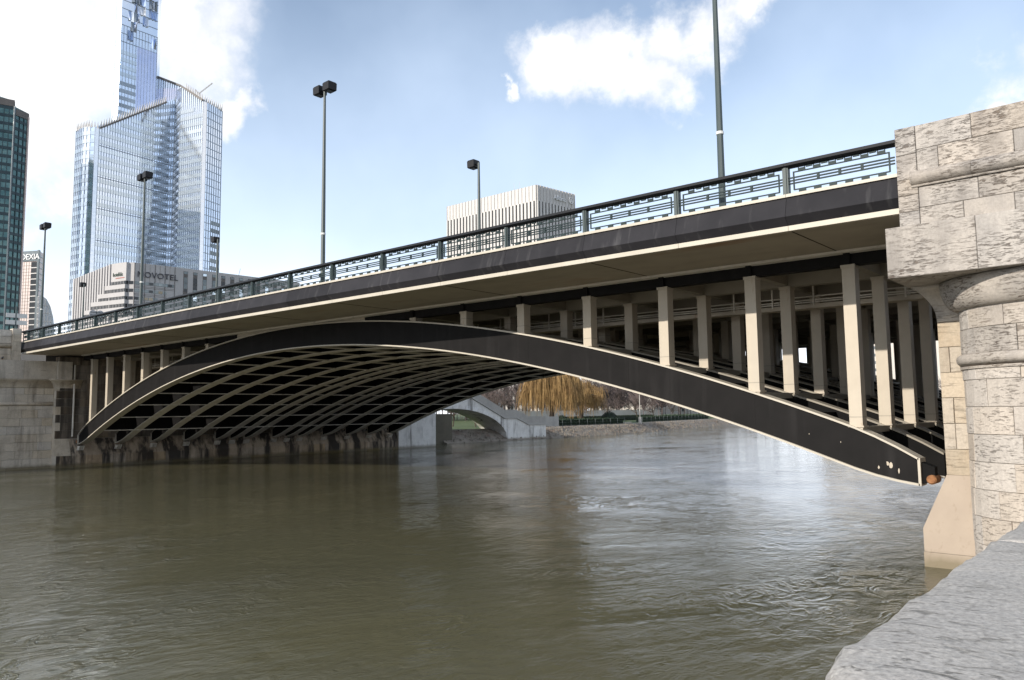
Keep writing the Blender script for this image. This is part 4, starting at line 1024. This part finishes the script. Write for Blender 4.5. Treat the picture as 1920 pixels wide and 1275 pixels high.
# second floor lines of the set back storeys
for k, (z1, z0) in enumerate(zb_):
    for dz in (.45, .85): wbox(ND_, NE_, .1, max(1., [11.2, 9.2, 6.8, 4.6, 2.4][k] - .2), z0 - dz - .05, z0 - dz, .09, -.1).build('ledge', 'novotel_dark', ht)
for s in (.05, 2.85, 5.6, 8.35, 11.1): wbox(ND_, NE_, s, s + .12, 30, ZT, .13, -.1).build('panel_joint', 'novotel_dark', ht)
for s in (1.4, 4.2, 7.0, 9.7): wbox(ND_, NE_, s, s + .05, 43.5, ZT, .07, -.1).build('panel_joint', 'mortar', ht)
d_, n_ = outward(NE_, NG_)
for k in range(13):
    s = 2.3 + k * 2.88
    w = wbox(NE_, NG_, s, s + 1.25, 20, ZT - .9, .05, -.2).build('window_strip', 'novotel_dark', ht)
    for j in range(14):
        z1 = ZT - 1.0 - j * 1.75; wbox(NE_, NG_, s + .1, s + 1.15, z1 - 1.62 if j % 3 else z1 - .7, z1, .10, .0).build('pane', rnd.choice(('window_grey', 'window_grey', 'tower_band', 'window_dark')), w)
d_, n_ = outward(ND_, NE_)
o = V2(ND_) + d_ * .75 + n_ * .2
lettering('NOVOTEL', 2.35, .1, 'sign_lettering', 'letters_dark', ht, (o.x, o.y, 44.7), (d_.x, d_.y, 0), (0, 0, 1), 1.06)
d_, n_ = outward(NB_, NC_)
o = V2(NB_) + d_ * 1.7 + n_ * .9
wbox(NB_, NC_, .9, Lc, 43.42, ZT - .004, .85, 0).build('sign_panel', 'novotel_panel', ht)
lettering('hotel ibis', 1.55, .1, 'sign_lettering', 'letters_green', ht, (o.x, o.y, 44.9), (d_.x, d_.y, 0), (0, 0, 1), .78)
MB().bar((o.x + d_.x * 1.2, o.y + d_.y * 1.2, 44.35), (o.x + d_.x * 4.8, o.y + d_.y * 4.8, 44.35), .08, .22).build('sign_underline', 'letters_red', ht)
MB().tube([(-212, 92, ZT), (-212, 92.6, ZT + 2.6)], .06, 5).build('antenna', 'novotel_dark', ht)

# --- white ribbed office block
ob = thing('office_block', 'white ribbed office block with dark window slots above the middle of the railing', 'office building')
AA, AB, AC = (-225.1, 195.9), (-176.7, 197.7), (-174.1, 218.7)
MB().prism([AA, AB, AC, (-222, 222)], GZ, 93.6).build('body', 'novotel_dark', ob)
for (A, B, npan) in ((AA, AB, 27), (AB, AC, 12)):
    L = (V2(B) - V2(A)).length
    wbox(A, B, 0, L, 87.6, 93.9, .35, -.4).build('top_band', 'fin_white', ob)
    for i in range(npan + 1):
        s = L * i / npan; wbox(A, B, max(0, s - .52), min(L, s + .52), GZ, 87.7, .6, -.2).build('pillar', 'fin_white', ob)
        wbox(A, B, max(0, s - .13), min(L, s + .13), 87.7, 94.0, .62, .2).build('fin', 'fin_white', ob)
    for i in range(npan):
        s = L * (i + .5) / npan; w = wbox(A, B, s - .36, s + .36, 55, 87.55, .12, -.1).build('window_slot', 'window_dark', ob)
d_, n_ = outward(AB, AC); o = V2(AB) + d_ * 8.6 + n_ * .75
lettering('Allianz', 2.7, .15, 'sign_lettering', 'letters_white', ob, (o.x, o.y, 89.6), (d_.x, d_.y, 0), (0, 0, 1), .95)
c = V2(AB) + d_ * 18.6 + n_ * .75
mb = MB(); rg = []
for i in range(20):
    a = 2 * math.pi * i / 20; e = Vector((d_.x * math.cos(a), d_.y * math.cos(a), math.sin(a))); f = Vector((n_.x, n_.y, 0)); cc = Vector((c.x, c.y, 90.7))
    rg.append([cc + e * 1.35, cc + e * 1.35 + f * .2, cc + e * 1.1 + f * .2, cc + e * 1.1])
mb.loft(rg + [rg[0]], True, False); mb.build('sign_emblem', 'letters_white', ob)
mb = MB()
for k in (-.45, 0, .45): mb.bar((c.x + d_.x * k + n_.x * .1, c.y + d_.y * k + n_.y * .1, 90.1 - abs(k) * .5), (c.x + d_.x * k + n_.x * .1, c.y + d_.y * k + n_.y * .1, 91.4 - abs(k) * .6), .26)
mb.build('sign_emblem_bars', 'letters_white', ob)
for x in (-190, -187): MB().tube([(x, 200, 93.6), (x - .5, 200, 98)], .08, 4).build('antenna', 'fin_white', ob)

# --- dark teal tower cut by the left picture edge
dt = thing('teal_tower', 'dark teal glass office tower cut off by the left picture edge', 'skyscraper')
DA, DB, DC, DD = (-361, 48.0), (-354.6, 61.9), (-353.2, 67.0), (-357.5, 68.4)
MB().prism([DA, DB, DC, DD, (-385, 74), (-390, 50)], GZ, [139.9, 139.2, 138.4, 138.2, 138.2, 139]).build('main_body', 'teal_glass', dt)
DE, DF = (-357.4, 68.5), (-359.9, 74.2)
MB().prism([DE, DF, (-380, 80), (-382, 72)], GZ, [137.4, 136.8, 136.8, 137.4]).build('side_body', 'teal_glass', dt)
for A, B, zt in ((DA, DB, 138), (DB, DC, 138), (DE, DF, 136)):
    bands(dt, A, B, GZ, zt, zt, 3.5, 1.25, 'teal_dark'); mullions(dt, A, B, GZ, zt, zt, 1.75, .28, .3, 'teal_dark')
    L = (V2(B) - V2(A)).length; wbox(A, B, 0, L, zt - 2.2, zt + .6, .35, -.2).build('parapet_band', 'novotel_dark', dt)
MB().tube([(DC[0] + .3, DC[1], GZ), (DC[0] + .3, DC[1], 136)], .32, 6).build('corner_rail', 'window_grey', dt)
MB().tube([(DF[0] + .2, DF[1], GZ), (DF[0] + .2, DF[1], 135)], .45, 6).build('corner_rail', 'pink_panel', dt)

# --- lettered slim tower and the domed building behind it
lt = thing('lettered_tower', 'slim office tower with white rooftop lettering between the teal tower and the lamp', 'office building')
EA, EB, EC = (-490.6, 111.4), (-480.3, 117.4), (-487.3, 122.0)
MB().prism([EA, EB, EC, (-500, 118)], GZ, 100.5).build('body', 'pink_panel', lt)
Le = (V2(EB) - V2(EA)).length
wbox(EA, EB, -.3, Le + .2, 94.9, 100.9, .5, -.3).build('sign_band', 'window_grey', lt)
wbox(EA, EB, Le * .56, Le - 1.2, GZ, 94.5, .2, -.2).build('window_field', 'window_dark', lt)
bands(lt, EA, EB, GZ, 94, 94, 3.3, .5, 'fin_white', off=.4, name='floor_line', s_of=lambda z, a, b, L: (L * .56, L - 1.2))
bands(lt, EA, EB, GZ, 94, 94, 1.9, .16, 'mortar', off=.12, name='panel_joint', s_of=lambda z, a, b, L: (0, L * .55))
mullions(lt, EA, EB, GZ, 94.5, 94.5, 1.5, .12, .15, 'mortar')
wbox(EA, EB, Le - 1.1, Le, GZ, 101.2, .6, -.2).build('edge_column', 'window_grey', lt)
L2 = (V2(EC) - V2(EB)).length
bands(lt, EB, EC, GZ, 99, 99, 3.3, .6, 'window_grey', off=.2)
d_, n_ = outward(EA, EB); o = V2(EA) + d_ * .1 + n_ * .7
lettering('DEXIA', 4.6, .2, 'sign_lettering', 'letters_white', lt, (o.x, o.y, 95.9), (d_.x, d_.y, 0), (0, 0, 1), .92)
db = thing('domed_building', 'grey building with a curved glass top at the left above the railing end', 'building')
d_ = Vector((.22, .975)); base = Vector((-468.5, 114.5)); prof = [(0, GZ), (8.4, GZ), (8.1, 54), (7.2, 61.5), (5.6, 67.5), (3.6, 71.5), (1.5, 73.2), (0, 73.6)]
MB().loft([[(*(base + d_ * s + Vector((-k, k * .2))), z) for s, z in prof] for k in (0, 14)]).build('shell', 'dome_glass', db)
for i in range(6): 
    z = 45 + i * 4.6; s1 = 8.2 if z < 54 else 8.2 - (z - 54) / 19 * 5.5
    MB().bar((*(base + Vector((.25, 0))), z), (*(base + d_ * s1 + Vector((.25, 0))), z), .3).build('glazing_bar', 'fin_white', db)
for s in (1.5, 3, 4.5, 6): MB().bar((*(base + d_ * s + Vector((.25, 0))), 40), (*(base + d_ * s + Vector((.25, 0))), 73.2 - (s / 8) ** 2 * 16), .22).build('glazing_bar', 'fin_white', db)

# --- small things on the road at the left end
sg = thing('direction_sign', 'white direction sign of two stacked panels behind the left end parapet', 'road sign', (-91.3, -2.4, 12.5))
MB().tube([(0, 0, 0), (0, 0, 5.6)], .06, 8).build('post', 'pole_green', sg)
for z0, z1 in ((4.25, 4.75), (3.45, 3.95)): MB().box(-.05, .0, -1.0, 1.15, z0, z1).build('sign_panel', 'white_band', sg)
rs = thing('round_traffic_sign', 'back of round grey traffic signs on a post before the hotel left wing', 'road sign', (-95.6, 7.9, 12.5))
MB().tube([(0, 0, 0), (0, 0, 6.9)], .05, 8).build('post', 'pole_green', rs)
for y in (-.42, .42):
    MB().tube([(-.03, y, 6.0), (.0, y, 6.0)], .48, 20).build('sign_disc', 'sign_back', rs)
for z in (5.85, 6.2): MB().bar((.04, -.8, z), (.04, .8, z), .05).build('bracket', 'pole_green', rs)
for i, (x, y, w) in enumerate(((-78.9, -7.4, 'left of the two'), (-78.9, -6.9, 'right of the two'))):
    t = thing('pigeon', 'small dark pigeon on the left pier cornice, ' + w, 'pigeon', (x, y, 11.03), 'pigeons on the cornice'); mb = MB()
    mb.loft([[(xx, r * math.cos(a), z + r * math.sin(a)) for a in [2 * math.pi * k / 8 for k in range(8)]] for xx, z, r in ((-.22, .12, .01), (-.14, .13, .035), (-.05, .14, .07), (.04, .16, .075), (.09, .2, .05), (.11, .25, .035), (.13, .28, .032), (.16, .28, .015), (.19, .27, .004))])
    mb.build('body', 'pigeon', t, True); MB().box(-.01, .0, -.03, .03, 0, .09).build('legs', 'rust', t); t.rotation_euler.z = i * 2.5; t.scale = (1.2, 1.2, 1.2)
